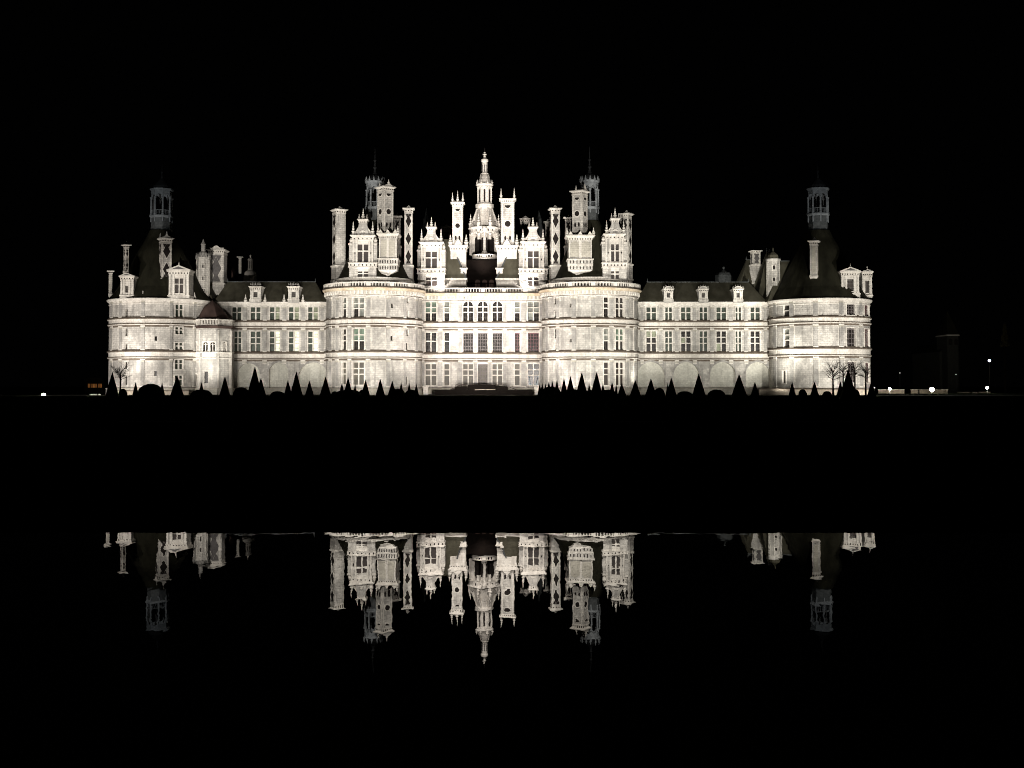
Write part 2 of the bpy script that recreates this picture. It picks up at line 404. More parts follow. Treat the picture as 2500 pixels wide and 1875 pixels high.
# ---- the four round towers
def round_tower(cx, cy, R, Zb, wins, pil, topz, label, keep):
    S = Cyl(cx, cy, R); m = MB(); full = pi*R
    t = None; ops = []
    for w in wins:
        o = op(S, w); ops.append(o+[.45 if w[4] != 'slit' else .5, M['dark']])
    m.wall(S, -full, full, -1, topz, ops, M['stone'])
    bands(m, S, -full, full, Zb); pilasters(m, S, pil, Zb, topz-.05)
    a = S.pt(0, 0, 0)
    for o, w in zip(ops, wins):
        if w[4] not in ('slit',): surround(m, S, o)
    # pale fields framed between the pilasters
    P_ = sorted([S.hit((l_+r_)/2, 800)[0] for l_, r_ in pil])
    for p, q in zip(P_, P_[1:]):
        if q-p < 2.2: continue
        for z0, z1 in ((Zb['pl']+.15, Zb['b2b']-.25), (Zb['b2t']+.05, Zb['b1b']-.25), (Zb['b1t']+.05, topz-.1)):
            u0, u1 = p+.55, q-.55; z1 -= .35; z0 += .3
            if any(o[0]-.3 < u1 and o[1]+.3 > u0 for o in ops): 
                continue
            for b in ((u0, u0+.09, z0, z1), (u1-.09, u1, z0, z1), (u0+.09, u1-.09, z1-.09, z1)): m.sbox(S, *b, -.002, .05, M['trim'])
    tw = m.build('round_tower', castle, label)
    for o, w in zip(ops, wins): window(S, o, w[4], tw)
    return S, tw, full
# rows for the keep towers
def rows(l_, r_, ys, kinds): return [(l_, a, r_, b, k) for (a, b), k in zip(ys, kinds)]
KX = 21.95
LKW = rows(836, 845.5, [(727.5, 776), (804, 856.5), (885, 938)], ['n3g', 'n3', 'n3o']) + rows(863, 889, [(727, 776), (803, 857), (885, 939)], ['x3p', 'x3g', 'x3o']) + \
      [(954.5, 741, 960.3, 752, 'slit'), (953.5, 820, 959.3, 832, 'slit'), (993.5, 728, 998, 740, 'slit'), (993, 759, 997.5, 777, 'slit'), (992.5, 804, 998, 820, 'slit'), (991, 837, 997, 858, 'slit'), (992.2, 920, 997, 939, 'slit')]
LKP = [(805, 810), (820.5, 827), (851, 857), (895, 903), (944, 951.6), (985.5, 990), (1013, 1018)]
RKW = rows(1474, 1485, [(726, 776), (803, 857), (885, 940)], ['n3', 'n3g', 'n3b']) + rows(1503, 1523, [(727, 777), (803.5, 857), (885, 940)], ['x3', 'x3g', 'x3b']) + \
      [(1390.5, 741, 1395, 750.5, 'slit'), (1390.3, 828, 1395.5, 835.5, 'slit'), (1352, 728, 1357, 743, 'slit'), (1352.5, 759, 1357, 779, 'slit'), (1352, 804, 1357.5, 826, 'slit'), (1354, 840, 1358, 859, 'slit')]
RKP = [(1334, 1339), (1360, 1365), (1397, 1406), (1444, 1453), (1488, 1496), (1528.6, 1534), (1547, 1552)]
SL, TL, fl = round_tower(-KX, 0, 9.7, ZB, LKW, LKP, 19.45, 'keep tower left of the tall lantern', True)
SR, TR, _ = round_tower(KX, 0, 9.7, ZB, RKW, RKP, 19.45, 'keep tower right of the tall lantern', True)
for S, t in ((SL, TL), (SR, TR)):
    cornice(S, -fl, fl, 19.4, 21.08, t)
    balustrade(S, -fl, fl, 21.1, 22.15, t, d=.45)
    m = MB(); m.lathe(S.cx, S.cy, [(9.9, 21.02), (0, 21.03)], 48, M['grey'], smooth=False); m.build('terrace', t)
ZC = dict(b1t=15.0, b1b=13.8, b2t=8.54, b2b=7.3, pl=1.32)
CL = X(390.3, 0, 940); CR = X(2001, 0, 940)
ZL = dict(b1t=15.05, b1b=13.82, b2t=8.6, b2b=7.3, pl=1.35)
ZR = dict(b1t=15.35, b1b=14.15, b2t=9.2, b2b=7.75, pl=1.3)
LCW = []
for a, b, k in ((742.4, 777, 'w2'), (799, 816, 'w2'), (837, 857, 'w2'), (879, 901, 'w2'), (917, 940, 'w2')): LCW.append((428, a, 447, b, k))
for a, b in ((755, 779), (802, 820), (840.6, 857), (883.4, 901), (918.7, 940)): LCW.append((305, a, 311, b, 'slit'))
for a, b in ((820.7, 832), (906, 918)): LCW.append((377.5, a, 383.7, b, 'slit'))
LCP = [(271, 275), (291.5, 298), (345, 353), (414.5, 421), (472, 478)]
RCW = [(1914, 745, 1928, 777, 'x2L'), (1914, 804.5, 1928, 853.5, 'x3L'), (1910, 905, 1917.6, 935, 'br1'), (2067.6, 740, 2088.2, 769, 'blue'), (2067.6, 801, 2088.2, 850.5, 'blue'),
       (2068, 884, 2088, 934, 'lat'), (2111, 743, 2122.5, 773, 'rlatn'), (2111, 803, 2122.5, 852, 'rlatn'), (2111, 886, 2122.5, 934, 'rlatn')]
RCP = [(1890, 1896), (1929.4, 1937), (1986, 1997), (2048.5, 2058.6), (2098, 2104)]
KINDS['x2L'] = (2, (.6,), 'brown', (1, 2), 'redlattice', 'l'); KINDS['x3L'] = (2, (.44, .72), 'greyglass', (1, 2), 'bar', 'L')
TOPC = 18.75
SLC, TLC, fc = round_tower(CL, 0, 9.95, ZL, LCW, LCP, TOPC, 'outermost round tower on the left', False)
RCW[0] = (1914, 745, 1928, 777, 'n2'); RCW[1] = (1914, 804.5, 1928, 853.5, 'n3g')
SRC, TRC, _ = round_tower(CR, 0, 9.95, ZR, RCW, RCP, TOPC, 'outermost round tower on the right', False)
for S, t in ((SLC, TLC), (SRC, TRC)):
    m = MB(); z = TOPC
    m.mould(S, -fc, fc, [(z-1.0, 0), (z-.9, .12), (z-.75, .12), (z-.7, .03), (z-.35, .1), (z-.15, .42), (z+.12, .5), (z+.2, .5), (z+.22, -.6)], M['trim'])
    m.build('cornice', t)

# ---- straight walls
def straight(S, u0, u1, z1, wins, pil, Zb, name, label, depth, arches=()):
    m = MB(); ops = [op(S, w)+[.45, M['dark']] for w in wins]; ao = []
    for l_, r_, t_ in arches:
        a, zt = S.hit(l_, t_); b = S.hit(r_, t_)[0]; ao.append([a, b, 0.35, zt, .75, M['archfill']])
    m.wall(S, u0, u1, -1, z1, ops+ao, M['stone'])
    for o in ao:
        rr = (o[1]-o[0])/2; m.arch(S, o[0], o[1], o[3]-rr*.98, o[3], M['grey'], .75, -.004, 18)
        n = 18; c = (o[0]+o[1])/2                          # raised archivolt
        for i in range(n):
            a1, a2 = pi*i/n, pi*(i+1)/n; zs = o[3]-rr*.98
            for r0, r1, d in ((rr+.02, rr+.34, .07),):
                q = [(c-r0*cos(a1), zs+r0*sin(a1)), (c-r0*cos(a2), zs+r0*sin(a2)), (c-r1*cos(a2), zs+r1*sin(a2)), (c-r1*cos(a1), zs+r1*sin(a1))]
                m.face([S.pt(u, z, d) for u, z in q], M['grey'], raw=True)
                m.face([S.pt(q[0][0], q[0][1], 0), S.pt(q[1][0], q[1][1], 0), S.pt(q[1][0], q[1][1], d), S.pt(q[0][0], q[0][1], d)], M['grey'], raw=True)
                m.face([S.pt(q[3][0], q[3][1], d), S.pt(q[2][0], q[2][1], d), S.pt(q[2][0], q[2][1], 0), S.pt(q[3][0], q[3][1], 0)], M['grey'], raw=True)
    bands(m, S, u0, u1, Zb)
    for o, w in zip(ops, wins): surround(m, S, o)
    A, B = S.pt(u0, 0, 0), S.pt(u1, 0, 0)                   # sides, back and top of the block
    m.box(A[0], B[0], A[1]+.8, A[1]+depth, -1, z1-.01, M['stone'])
    m.face([(A[0], A[1], z1), (B[0], A[1], z1), (B[0], A[1]+.81, z1), (A[0], A[1]+.81, z1)], M['grey'])
    return m, ops
SC = Flat(5.5)
cols = [(1039.2, 1065), (1085.2, 1096.8), (1131, 1155), (1166.8, 1190.6), (1202.5, 1226), (1256.9, 1268.6), (1289.2, 1315.5)]
CW = []
for i, (a, b) in enumerate(cols):
    CW.append((a, 735.4 if 2 <= i <= 4 else 737.6, b, 786, ['x3g', 'n3g', 'x3', 'x3', 'x3', 'n3g', 'x3p'][i]))
    CW.append((a, 812.3, b, 862, ['x2', 'n2', 'lat', 'lat', 'lat', 'rlatn', 'rlat'][i]))
    CW.append((a, 889, b, 940.3, ['x3o', 'n3o', 'x3o', 'door', 'x3o', 'n3o', 'x3c'][i]))
m, ops = straight(SC, -14.2, 14.2, 19.45, CW, [], ZC, '', '', 38)
pilasters(m, SC, [(1029, 1035), (1070, 1079), (1119.6, 1128), (1157, 1164.5), (1192.5, 1200), (1229, 1236), (1274.6, 1283), (1318.5, 1324)], ZC, 19.4)
for o, w in zip(ops, CW):
    if w[1] == 735.4: m.arch(SC, o[0], o[1], o[3]-(o[1]-o[0])/2, o[3], M['trim'], .43)
for px in (1135, 1221.5): # small flood brackets below the cornice
    u, z = SC.hit(px, 726); m.sbox(SC, u-.16, u+.16, z-.14, z+.14, 0, .25, M['iron'])
KW = m.build('facade_wall', castle, 'flat keep wall between the two middle towers')
for o, w in zip(ops, CW): window(SC, o, w[4], KW)
cornice(SC, -14.2, 14.2, 19.4, 21.08, KW)
balustrade(SC, -13.2, 13.2, 21.1, 22.15, KW, d=.45)
m = MB(); m.box(-21, 21, 5.6, 43, 19.44, 21.0, M['grey']); m.build('terrace', KW)

SW = Flat(2.0)
LW = rows(566.7, 589, [(750, 783)], ['w2']) + rows(572, 588.5, [(809.4, 861.8)], ['w3'])
for (a, b), k1, k2 in zip([(612.3, 635.8), (659, 682.7), (705.4, 729.5), (752.3, 775.8)], ['w2', 'x2L', 'x2L', 'x2L'], ['w3', 'x3L', 'x3L', 'x3L']):
    LW += [(a, 750, b, 783, k1), (a, 809.4, b, 861.8, k2)]
KINDS['x2L'] = (2, (.62,), 'greyglass', (1, 2), 'bar', 'l')
m, ops = straight(SW, X(500, 2), X(800, 2), 18.85, LW, [], ZC, '', '', 9.5, [(580, 634, 886.6), (657, 704, 885), (729, 801, 885)])
pilasters(m, SW, [(594, 602), (643, 651), (690, 698.5), (736, 744.5), (783, 790)], dict(ZC, pl=ZC['b2b']-1.2), 18.3)
WL = m.build('wing_wall', castle, 'low wing between the left corner tower and the keep')
for o, w in zip(ops, LW): window(SW, o, w[4], WL)
RW = []
for i, (a, b) in enumerate([(1578, 1601.5), (1624, 1640.5), (1662.8, 1686), (1708, 1726.6), (1749, 1772.4), (1795.7, 1808.9), (1832, 1854.7)]):
    RW += [(a, 750.4, b, 783, 'w2'), (a, 809, b, 861, 'w3g' if i in (0, 2, 4, 6) else 'w3')]
m, ops = straight(SW, X(1550, 2), X(1888, 2), 18.85, RW, [], ZC, '', '', 9.5, [(1556.5, 1622, 884), (1645, 1706, 884), (1733.5, 1795, 884), (1821, 1879, 884)])
pilasters(m, SW, [(1564, 1570), (1609, 1616.5), (1648, 1655.5), (1692, 1699.5), (1734.4, 1741.8), (1780, 1788), (1817, 1825), (1865, 1871)], dict(ZC, pl=ZC['b2b']-1.2), 18.3)
WR = m.build('wing_wall', castle, 'low wing between the keep and the right corner tower')
for o, w in zip(ops, RW): window(SW, o, w[4], WR)
for S_, a, b, w in ((SW, 500, 800, WL), (SW, 1550, 1888, WR)):
    m = MB(); z = 18.85
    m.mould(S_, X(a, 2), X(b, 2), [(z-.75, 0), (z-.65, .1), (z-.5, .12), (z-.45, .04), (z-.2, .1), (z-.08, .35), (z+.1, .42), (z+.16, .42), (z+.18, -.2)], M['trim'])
    m.build('cornice', w)
def hip(x0, x1, y0, y1, z0, r0, r1, yr, zr, mat=None, name='roof', parent=None, crest=True):
    mat = mat or M['slate']; m = MB()
    A, B, C, D, E, G = (x0, y0, z0), (x1, y0, z0), (x1, y1, z0), (x0, y1, z0), (r0, yr, zr), (r1, yr, zr)
    m.face([A, B, G, E], mat); m.face([C, D, E, G], mat); m.face([B, C, G], mat); m.face([D, A, E], mat); m.face([D, C, B, A], mat)
    if crest:
        m.tube(E, G, .12, .12, 6, M['lead']); 
        for e in (E, G): pinn(m, e[0], e[1], e[2]-.05, .85, .13, 'lead')
    o = m.build(name, parent or castle); return o
def zr(py, Y): return Z(py, Y)
RL = hip(X(521, 1.7), X(798, 1.7), 1.7, 12, 18.98, X(556, 7, 690), X(770, 7, 690), 7, Z(688, 7)); RL['label'] = 'slate roof of the left wing'
RR = hip(X(1552, 1.7), X(1874, 1.7), 1.7, 12, 18.98, X(1580.5, 7, 690), X(1827, 7, 690), 7, Z(688.6, 7)); RR['label'] = 'slate roof of the right wing'

# ---- dormers of the wings and the corner towers
def dormer(l_, r_, yt, yb, Y, win, style, depth=3.2, kind='br1', entab=None, body=None):
    """l_, r_ cornice width; yt top of cornice, yb foot; win = window rectangle, all photo pixels at plane Y"""
    pym = (yt+yb)/2
    x0, x1 = X(l_, Y, pym), X(r_, Y, pym); z1, z0 = Z(yt, Y), Z(yb, Y); w = x1-x0; cx = (x0+x1)/2
    bi = w*.07; a0, a1 = x0+bi, x1-bi
    S = Flat(Y); o = op(S, win+(kind,)); e = entab or (z1-z0)*.16; m = MB()
    zt = z1-e
    m.box(a0, o[0], Y, Y+depth, z0, zt, M['stone']); m.box(o[1], a1, Y, Y+depth, z0, zt, M['stone'])
    m.box(o[0], o[1], Y+.003, Y+depth, o[3], zt-.003, M['trim']); m.box(o[0], o[1], Y+.003, Y+depth, z0+.002, o[2], M['trim'])
    m.box(o[0]-.003, o[1]+.003, Y+.45, Y+depth-.1, o[2]-.002, o[3]+.002, M['dark'])
    # pilasters
    pw = min(.34, (o[0]-a0)*.42)
    for c in (a0+pw*.62, o[0]-pw*.7, o[1]+pw*.7, a1-pw*.62):
        m.box(c-pw/2, c+pw/2, Y-.13, Y+.01, z0+.3, zt-.02, M['trim']); m.box(c-pw*.66, c+pw*.66, Y-.19, Y+.01, zt-.25, zt-.001, M['trim'])
        m.box(c-pw*.66, c+pw*.66, Y-.19, Y+.01, o[2]-.45, o[2]-.15, M['trim'])
    # foot band and corbels
    m.box(x0+bi*.3, x1-bi*.3, Y-.3, Y+depth-.01, o[2]-.62, o[2]-.42, M['trim'])
    m.box(x0+bi*.6, x1-bi*.6, Y-.2, Y+depth-.02, z0-.02, o[2]-.621, M['stone'])
    # entablature
    m.box(a0-.04, a1+.04, Y-.15, Y+depth-.02, zt, zt+e*.6, M['trim'])
    n = 5 if w < 4 else 7
    for i in range(n):
        c = a0+(a1-a0)*(i+.5)/n; m.box(c-.1, c+.1, Y-.17, Y-.14, zt+e*.12, zt+e*.42, M['inlay'])
    m.box(x0+.02, x1-.02, Y-.42, Y+depth, zt+e*.6, z1-e*.15, M['trim']); m.box(x0-.08, x1+.08, Y-.52, Y+depth+.05, z1-e*.15, z1, M['trim'])
    if style == 'ped':
        h = w*.2
        m.prism([(x0-.05, z1), (x1+.05, z1), (cx, z1+h)], Y-.5, Y+depth, M['trim'])
        m.prism([(cx-w*.3, z1+.1), (cx+w*.3, z1+.1), (cx, z1+h*.68)], Y-.53, Y-.49, M['inlay2'])
        pinn(m, cx, Y-.1, z1+h-.1, .8, .17)
    if style == 'round':
        m.lathe(0, 0, [], 1, M['trim'])
        pts = [(cx-w*.38*cos(pi*i/10), z1+w*.24*sin(pi*i/10)) for i in range(11)]
        m.prism(pts, Y-.35, Y+1.2, M['trim'])
        m.prism([(cx+(p[0]-cx)*.66, z1+.06+(p[1]-z1)*.62) for p in pts], Y-.37, Y-.34, M['grey'])
        for k in range(5):
            t = pi*(k+.5)/5; pinn(m, cx-w*.40*cos(t), Y+.1, z1+w*.22*sin(t)-.08, .55, .11)
        for s_ in (-1, 1): pinn(m, cx+s_*w*.47, Y, z1, .6, .13)
    if style == 'crest':
        m.box(cx-w*.42, cx+w*.42, Y-.1, Y+.6, z1, z1+.22, M['trim'])
        for k in range(7): pinn(m, cx+w*(-.4+.8*k/6), Y+.1, z1+.2, .5+.2*(k % 2), .12, 'grey')
    d = m.build('dormer', castle)
    window(S, [o[0], o[1], o[2], o[3]], kind, d, .4, mull=.09)
    rf = MB(); zz = z1-.05 # little roof behind
    rf.prism([(a0, zz), (a1, zz), (cx, zz+w*.22)], Y+1.0, Y+depth+2.2, M['slate']); 
    rf.build('dormer_roof', d)
    return d
YD = 1.55
for a, b in ((608.5, 639), (701.6, 732)):
    c = (a+b)/2; dormer(a, b, 699, 739.5, YD, (c-4.7, 712.7, c+4.7, 725.8), 'crest', entab=.75)
for a, b in ((1619, 1645), (1704.5, 1730), (1789, 1815)):
    c = (a+b)/2; dormer(a, b, 705, 739.5, YD, (c-3.8, 715, c+3.8, 726.5), 'round', entab=.5)
for px in (599, 646.5, 693, 739): pinnacle(castle, X(px, YD, 720), YD+.2, 18.9, 1.75, .3)
D1 = dormer(291.5, 329.5, 674, 727, -9.2, (306, 698, 313, 714.5), 'ped')
D2 = dormer(408, 465.5, 659, 727, -9.0, (427, 679.6, 447, 716), 'ped', kind='br2')
D3 = dormer(2050, 2101, 662, 726, -8.0, (2068.5, 681.5, 2084, 711), 'ped', kind='br1')
D4 = dormer(2103, 2131, 663.5, 726, -4.6, (2112.5, 685, 2122, 715), 'ped', kind='br1', depth=2.6)
for px, Y in ((349, -9.3), (475, -5.0)): pinnacle(castle, X(px, Y, 720), Y, 18.9, 1.6, .3)

# ---- tower roofs with their lanterns
def cone_roof(cx, cy, prof, label, seg=32):
    m = MB(); m.lathe(cx, cy, prof, seg, M['shade_slate']); return m.build('roof', castle, label)
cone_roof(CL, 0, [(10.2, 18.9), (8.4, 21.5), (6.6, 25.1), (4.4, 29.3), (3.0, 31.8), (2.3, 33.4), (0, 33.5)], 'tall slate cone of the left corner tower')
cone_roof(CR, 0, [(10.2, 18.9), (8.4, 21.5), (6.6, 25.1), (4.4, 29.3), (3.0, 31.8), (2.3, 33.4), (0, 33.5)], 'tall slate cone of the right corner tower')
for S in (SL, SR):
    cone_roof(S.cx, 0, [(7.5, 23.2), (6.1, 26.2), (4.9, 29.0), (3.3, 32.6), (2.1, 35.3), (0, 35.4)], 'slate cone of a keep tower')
    m = MB(); SD = Cyl(S.cx, 0, 7.5)
    m.wall(SD, -pi*7.5, pi*7.5, 20.9, 22.6, [], M['grey']); m.mould(SD, -pi*7.5, pi*7.5, [(22.6, 0), (22.65, .1), (22.95, .12), (23.0, .34), (23.3, .38), (23.32, -.4)], M['trim'])
    n = 90
    for i in range(n):
        u = -pi*7.5*.6+1.2*pi*7.5*i/n; m.sbox(SD, u-.09, u+.09, 21.5, 22.55, 0, .2, M['trim'])
    m.build('upper_terrace_wall', castle)
def tower_lantern(cx, cy, z0, zring, ztop, r, n, crown, label, seg=8, off=pi/8):
    m = MB(); st = M['leadgrey']; g = M['leadgrey']
    m.lathe(cx, cy, [(r*1.12, z0-1.4), (r*1.02, z0-.4), (r, z0), (r, z0+.9)], seg, M['lead'], smooth=False, off=off)
    m.lathe(cx, cy, [(r*.98, z0+.9), (r*.98, zring-.15)], seg, M['lead'], smooth=False, off=off)
    for k in range(n):
        a = 2*pi*k/n+off; m.tube((cx+r*sin(a), cy-r*cos(a), z0+.9), (cx+r*sin(a), cy-r*cos(a), zring-.1), .16, .16, 6, st)
    m.lathe(cx, cy, [(r, zring-.2), (r*1.16, zring), (r*1.18, zring+.28), (r*1.05, zring+.34), (0, zring+.35)], seg*2 if crown else seg, st, smooth=False, off=off)
    zs = ztop-1.75; 
    for k in range(n):      # columns, arches
        a = 2*pi*k/n+off; c = (cx+r*sin(a), cy-r*cos(a)); b = a+2*pi/n; d = (cx+r*sin(b), cy-r*cos(b))
        m.lathe(c[0], c[1], [(.26, zring+.3), (.26, zring+.6), (.19, zring+.7), (.17, zs-.3), (.27, zs-.2), (.27, zs)], 8, st)
        N = 8; q = .11
        L = lambda t, z, o=0: ((c[0]+(d[0]-c[0])*t)*(1-o)+cx*o, (c[1]+(d[1]-c[1])*t)*(1-o)+cy*o, z)
        pts = [(.5-.42*cos(pi*i/N), zs+.62*sin(pi*i/N)) for i in range(N+1)]
        pts = [(0, zs)]+pts+[(1, zs)]
        for (t0, y0), (t1, y1) in zip(pts, pts[1:]):
            m.face([L(t0, y0), L(t1, y1), L(t1, ztop-.75), L(t0, ztop-.75)], g)
            m.face([L(t1, y1, q), L(t0, y0, q), L(t0, ztop-.75, q), L(t1, ztop-.75, q)], g)
            m.face([L(t0, y0), L(t0, y0, q), L(t1, y1, q), L(t1, y1)], st)
        for zz in (zring+1.35,):
            m.tube(L(0, zz), L(1, zz), .06, .06, 4, st)
        for t in (.2, .4, .6, .8): m.tube(L(t, zring+.4), L(t, zring+1.35), .035, .035, 4, st)
    m.lathe(cx, cy, [(r*.97, ztop-.8), (r*1.03, ztop-.78), (r*1.03, ztop-.4), (r*1.14, ztop-.25), (r*1.18, ztop), (r*1.05, ztop+.05), (0, ztop+.06)], seg*2 if crown else seg, st, smooth=False, off=off)
    if crown:
        m.lathe(cx, cy, [(r*.95, ztop), (r*.9, ztop+.6), (r*.6, ztop+1.2), (r*.3, ztop+1.5), (.3, ztop+2.0), (.2, ztop+2.6), (.42, ztop+2.9), (.2, ztop+3.2), (.12, ztop+4.0), (.3, ztop+4.4), (.1, ztop+4.6), (.06, ztop+6.8), (0, ztop+7.2)], 16, M['unlit_lead'])
        for k in range(12):
            a = 2*pi*k/12; pinn(m, cx+r*1.05*sin(a), cy-r*1.05*cos(a), ztop, 1.0, .2, 'leadgrey')
    else:
        m.lathe(cx, cy, [(r*.9, ztop), (r*.8, ztop+.7), (r*.45, ztop+1.5), (.25, ztop+2.2), (.12, ztop+3.2), (.25, ztop+3.6), (.06, ztop+4.0), (.05, ztop+6.0), (0, ztop+6.2)], 12, M['unlit_lead'])
    return m.build('tower_lantern', castle, label)
tower_lantern(CL, 0, 34.2, Z(527, -2.3), Z(458, -2.3), 2.05, 8, False, 'dim open lantern on the left corner roof')
tower_lantern(CR, 0, 34.2, Z(522, -2.3), Z(456.5, -2.3), 2.0, 8, False, 'dim open lantern on the right corner roof', off=0)
tower_lantern(-KX, 0, 36.0, Z(507, -2), Z(440, -2), 1.75, 8, True, 'dim domed lantern above the left keep tower')
tower_lantern(KX, 0, 36.0, Z(506.5, -2), Z(438, -2), 1.75, 8, True, 'dim domed lantern above the right keep tower', off=0)

# ---- chimneys
def chimney(L, E, R, yt, yb, Y, deco, crown='pyr', base=None, label=None, capw=.38, foot=0):
    """L, E, R: left edge, near corner and right edge of the shaft in photo pixels at plane Y; yt cap top; yb foot"""
    py = (yt+yb)/2; xl, xe, xr = X(L, Y, py), X(E, Y, py), X(R, Y, py)
    z1, z0 = Z(yt, Y), Z(yb, Y); a, b = max(xe-xl, 0), xr-xe
    if a < .02: w = b; phi = 0
    elif b < .02: w = a; phi = pi/2
    else: w = sqrt(a*a+b*b); phi = atan2(a, b)
    m = MB((xe, Y, 0, phi)); st = M['stone']      # local: corner at origin, x along the right-hand face, y away
    ca = min(.9, (z1-z0)*.13)
    m.box(0, w, 0, w, z0, z1-ca, st)
    m.box(-.06, w+.06, -.06, w+.06, z1-ca, z1-ca*.72, M['trim'])
    m.box(-.02, w+.02, -.02, w+.02, z1-ca*.72, z1-ca*.42, M['trim'])
    n = max(3, int(w/.45))
    for i in range(n):
        c = w*(i+.5)/n; m.box(c-.08, c+.08, -.05, 0, z1-ca*.7, z1-ca*.45, M['inlay']); m.box(-.05, 0, c-.08, c+.08, z1-ca*.7, z1-ca*.45, M['inlay'])
    m.frus(0, w, 0, w, z1-ca*.42, -capw, w+capw, -capw, w+capw, z1-.14, M['trim'])
    m.box(-capw-.03, w+capw+.03, -capw-.03, w+capw+.03, z1-.14, z1, M['trim'])
    def onface(f, u, z, d):
        return (u, -d, z) if f == 0 else (-d, w-u, z)
    def plate(f, pts, mat, d):
        m.face([onface(f, u, z, d) for u, z in pts], mat)
        for i in range(len(pts)):
            p, q = pts[i], pts[(i+1) % len(pts)]
            m.face([onface(f, p[0], p[1], 0), onface(f, q[0], q[1], 0), onface(f, q[0], q[1], d), onface(f, p[0], p[1], d)], mat)
    H = z1-ca-z0; c = w/2
    for f in (0, 1):
        if deco == 'loz' or deco == 'loz2' or (deco == 'lozL' and f == 1):
            k = 3 if H > 9 else 2
            if deco == 'loz2': k = 1
            hz = min(w*.8, H/(2.6*k)); im = M['inlay'] if deco != 'loz2' else M['inlay2']
            zs = [z0+H*(i+.5)/k for i in range(k)]
            for zc in zs:
                rw = w*.36
                plate(f, [(c-rw-.14, zc), (c, zc-hz-.2), (c+rw+.14, zc), (c, zc+hz+.2)], M['trim'], .05)
                plate(f, [(c-rw, zc), (c, zc-hz), (c+rw, zc), (c, zc+hz)], im, .065)
            zc = z1-ca-.35; plate(f, [(c-w*.36, zc), (c, zc-hz), (c+w*.36, zc)], im, .05)
            zc = z0+.3; plate(f, [(c-w*.3, zc), (c+w*.3, zc), (c, zc+hz*.9)], im, .05)
            for u in (.12*w, .88*w): plate(f, [(u-.07, z0+.1), (u+.07, z0+.1), (u+.07, z1-ca-.1), (u-.07, z1-ca-.1)], M['trim'], .035)
        if deco == 'disc':
            r = w*.23
            zc = z0+H*.5
            plate(f, [(c+(r+.16)*cos(2*pi*i/16), zc+(r+.16)*1.15*sin(2*pi*i/16)) for i in range(16)], M['trim'], .05)
            plate(f, [(c+r*cos(2*pi*i/16), zc+r*sin(2*pi*i/16)) for i in range(16)], M['inlay'], .07)
            zc = z1-ca-.5
            plate(f, [(c-r-.1, zc+.1), (c+r+.1, zc+.1)]+[(c+(r+.1)*cos(pi*i/8), zc+.1-(r+.2)*sin(pi*i/8)) for i in range(9)][::1], M['trim'], .04)
            plate(f, [(c+r*cos(pi*i/8), zc-r*sin(pi*i/8)) for i in range(9)], M['inlay'], .06)
            zc = z0+1.5
            for s_ in (-1, 1): plate(f, [(c+s_*r*.8+.22*cos(2*pi*i/8), zc+.5*sin(2*pi*i/8)) for i in range(8)], M['inlay'], .05)
            for u in (.1*w, .9*w): plate(f, [(u-.09, z0+.1), (u+.09, z0+.1), (u+.09, z1-ca-.1), (u-.09, z1-ca-.1)], M['trim'], .04)
        if deco == 'plain':
            plate(f, [(w*.2, z0+.4), (w*.8, z0+.4), (w*.8, z1-ca-.3), (w*.2, z1-ca-.3)], M['patch'], .04)
    if foot:      # tapering corbel under the shaft
        m.frus(-.12, w+.12, -.12, w+.12, z0-.35, -.12, w+.12, -.12, w+.12, z0, M['trim'])
        m.frus(w*.4, w*.7, w*.4, w*.7, z0-.35-foot, -.1, w+.1, -.1, w+.1, z0-.35, M['trim'])
    if base:      # pedestal: photo rows to which it runs down
        zb = Z(base, Y)
        m.box(-.28, w+.28, -.28, w+.28, z0-.3, z0, M['trim']); m.box(-.15, w+.15, -.15, w+.15, zb, z0-.3, st)
        m.box(-.3, w+.3, -.3, w+.3, zb-.35, zb, M['trim'])
        m.frus(w*.15, w*.85, w*.15, w*.85, min(zb-1.2, 21.0), -.2, w+.2, -.2, w+.2, zb-.35, M['trim'])
    ch = m.build('chimney', castle, label); k, q = cos(phi), sin(phi)
    Wp = lambda x, y: (xe+x*k-y*q, Y+x*q+y*k)
    if crown == 'pyr':
        p = MB((xe, Y, 0, phi)); p.frus(w*.15, w*.85, .0, w*.8, z1, w*.5, w*.5+.02, w*.4, w*.4+.02, z1+.75, M['trim']); p.build('cap_stone', ch)
    elif crown == 'pin2':
        for x, y in ((.0, .1), (w, .1), (0, w-.1), (w, w-.1)): pinnacle(ch, *Wp(x, y), z1, 2.35, .24)
    elif crown == 'pin3':
        for x, y, h in ((0, .1, 2.2), (w*.5, 0, 2.6), (w, .1, 2.2)): pinnacle(ch, *Wp(x, y), z1, h, .22)
        p = MB((xe, Y, 0, phi)); p.box(0, w, .2, w, z1, z1+.35, M['trim']); p.build('cap_stone', ch)
    elif crown == 'gab':
        p = MB((xe, Y, 0, phi)); p.prism([(-.2, z1), (w+.2, z1), (w*.5, z1+w*.28)], -.2, w+.2, M['trim']); p.build('cap_stone', ch)
        pinnacle(ch, *Wp(w*.5, 0), z1+w*.24, .95, .2); pinnacle(ch, *Wp(0, w*.6), z1, 1.1, .18)
    elif crown == 'crest':
        p = MB((xe, Y, 0, phi)); p.box(0, w, 0, .5, z1, z1+.35, M['trim'])
        p.prism([(w*.25+w*.5*i/8, z1+.35+.5*sin(pi*i/8)) for i in range(9)], 0, .5, M['trim']); p.build('cap_stone', ch)
    return ch
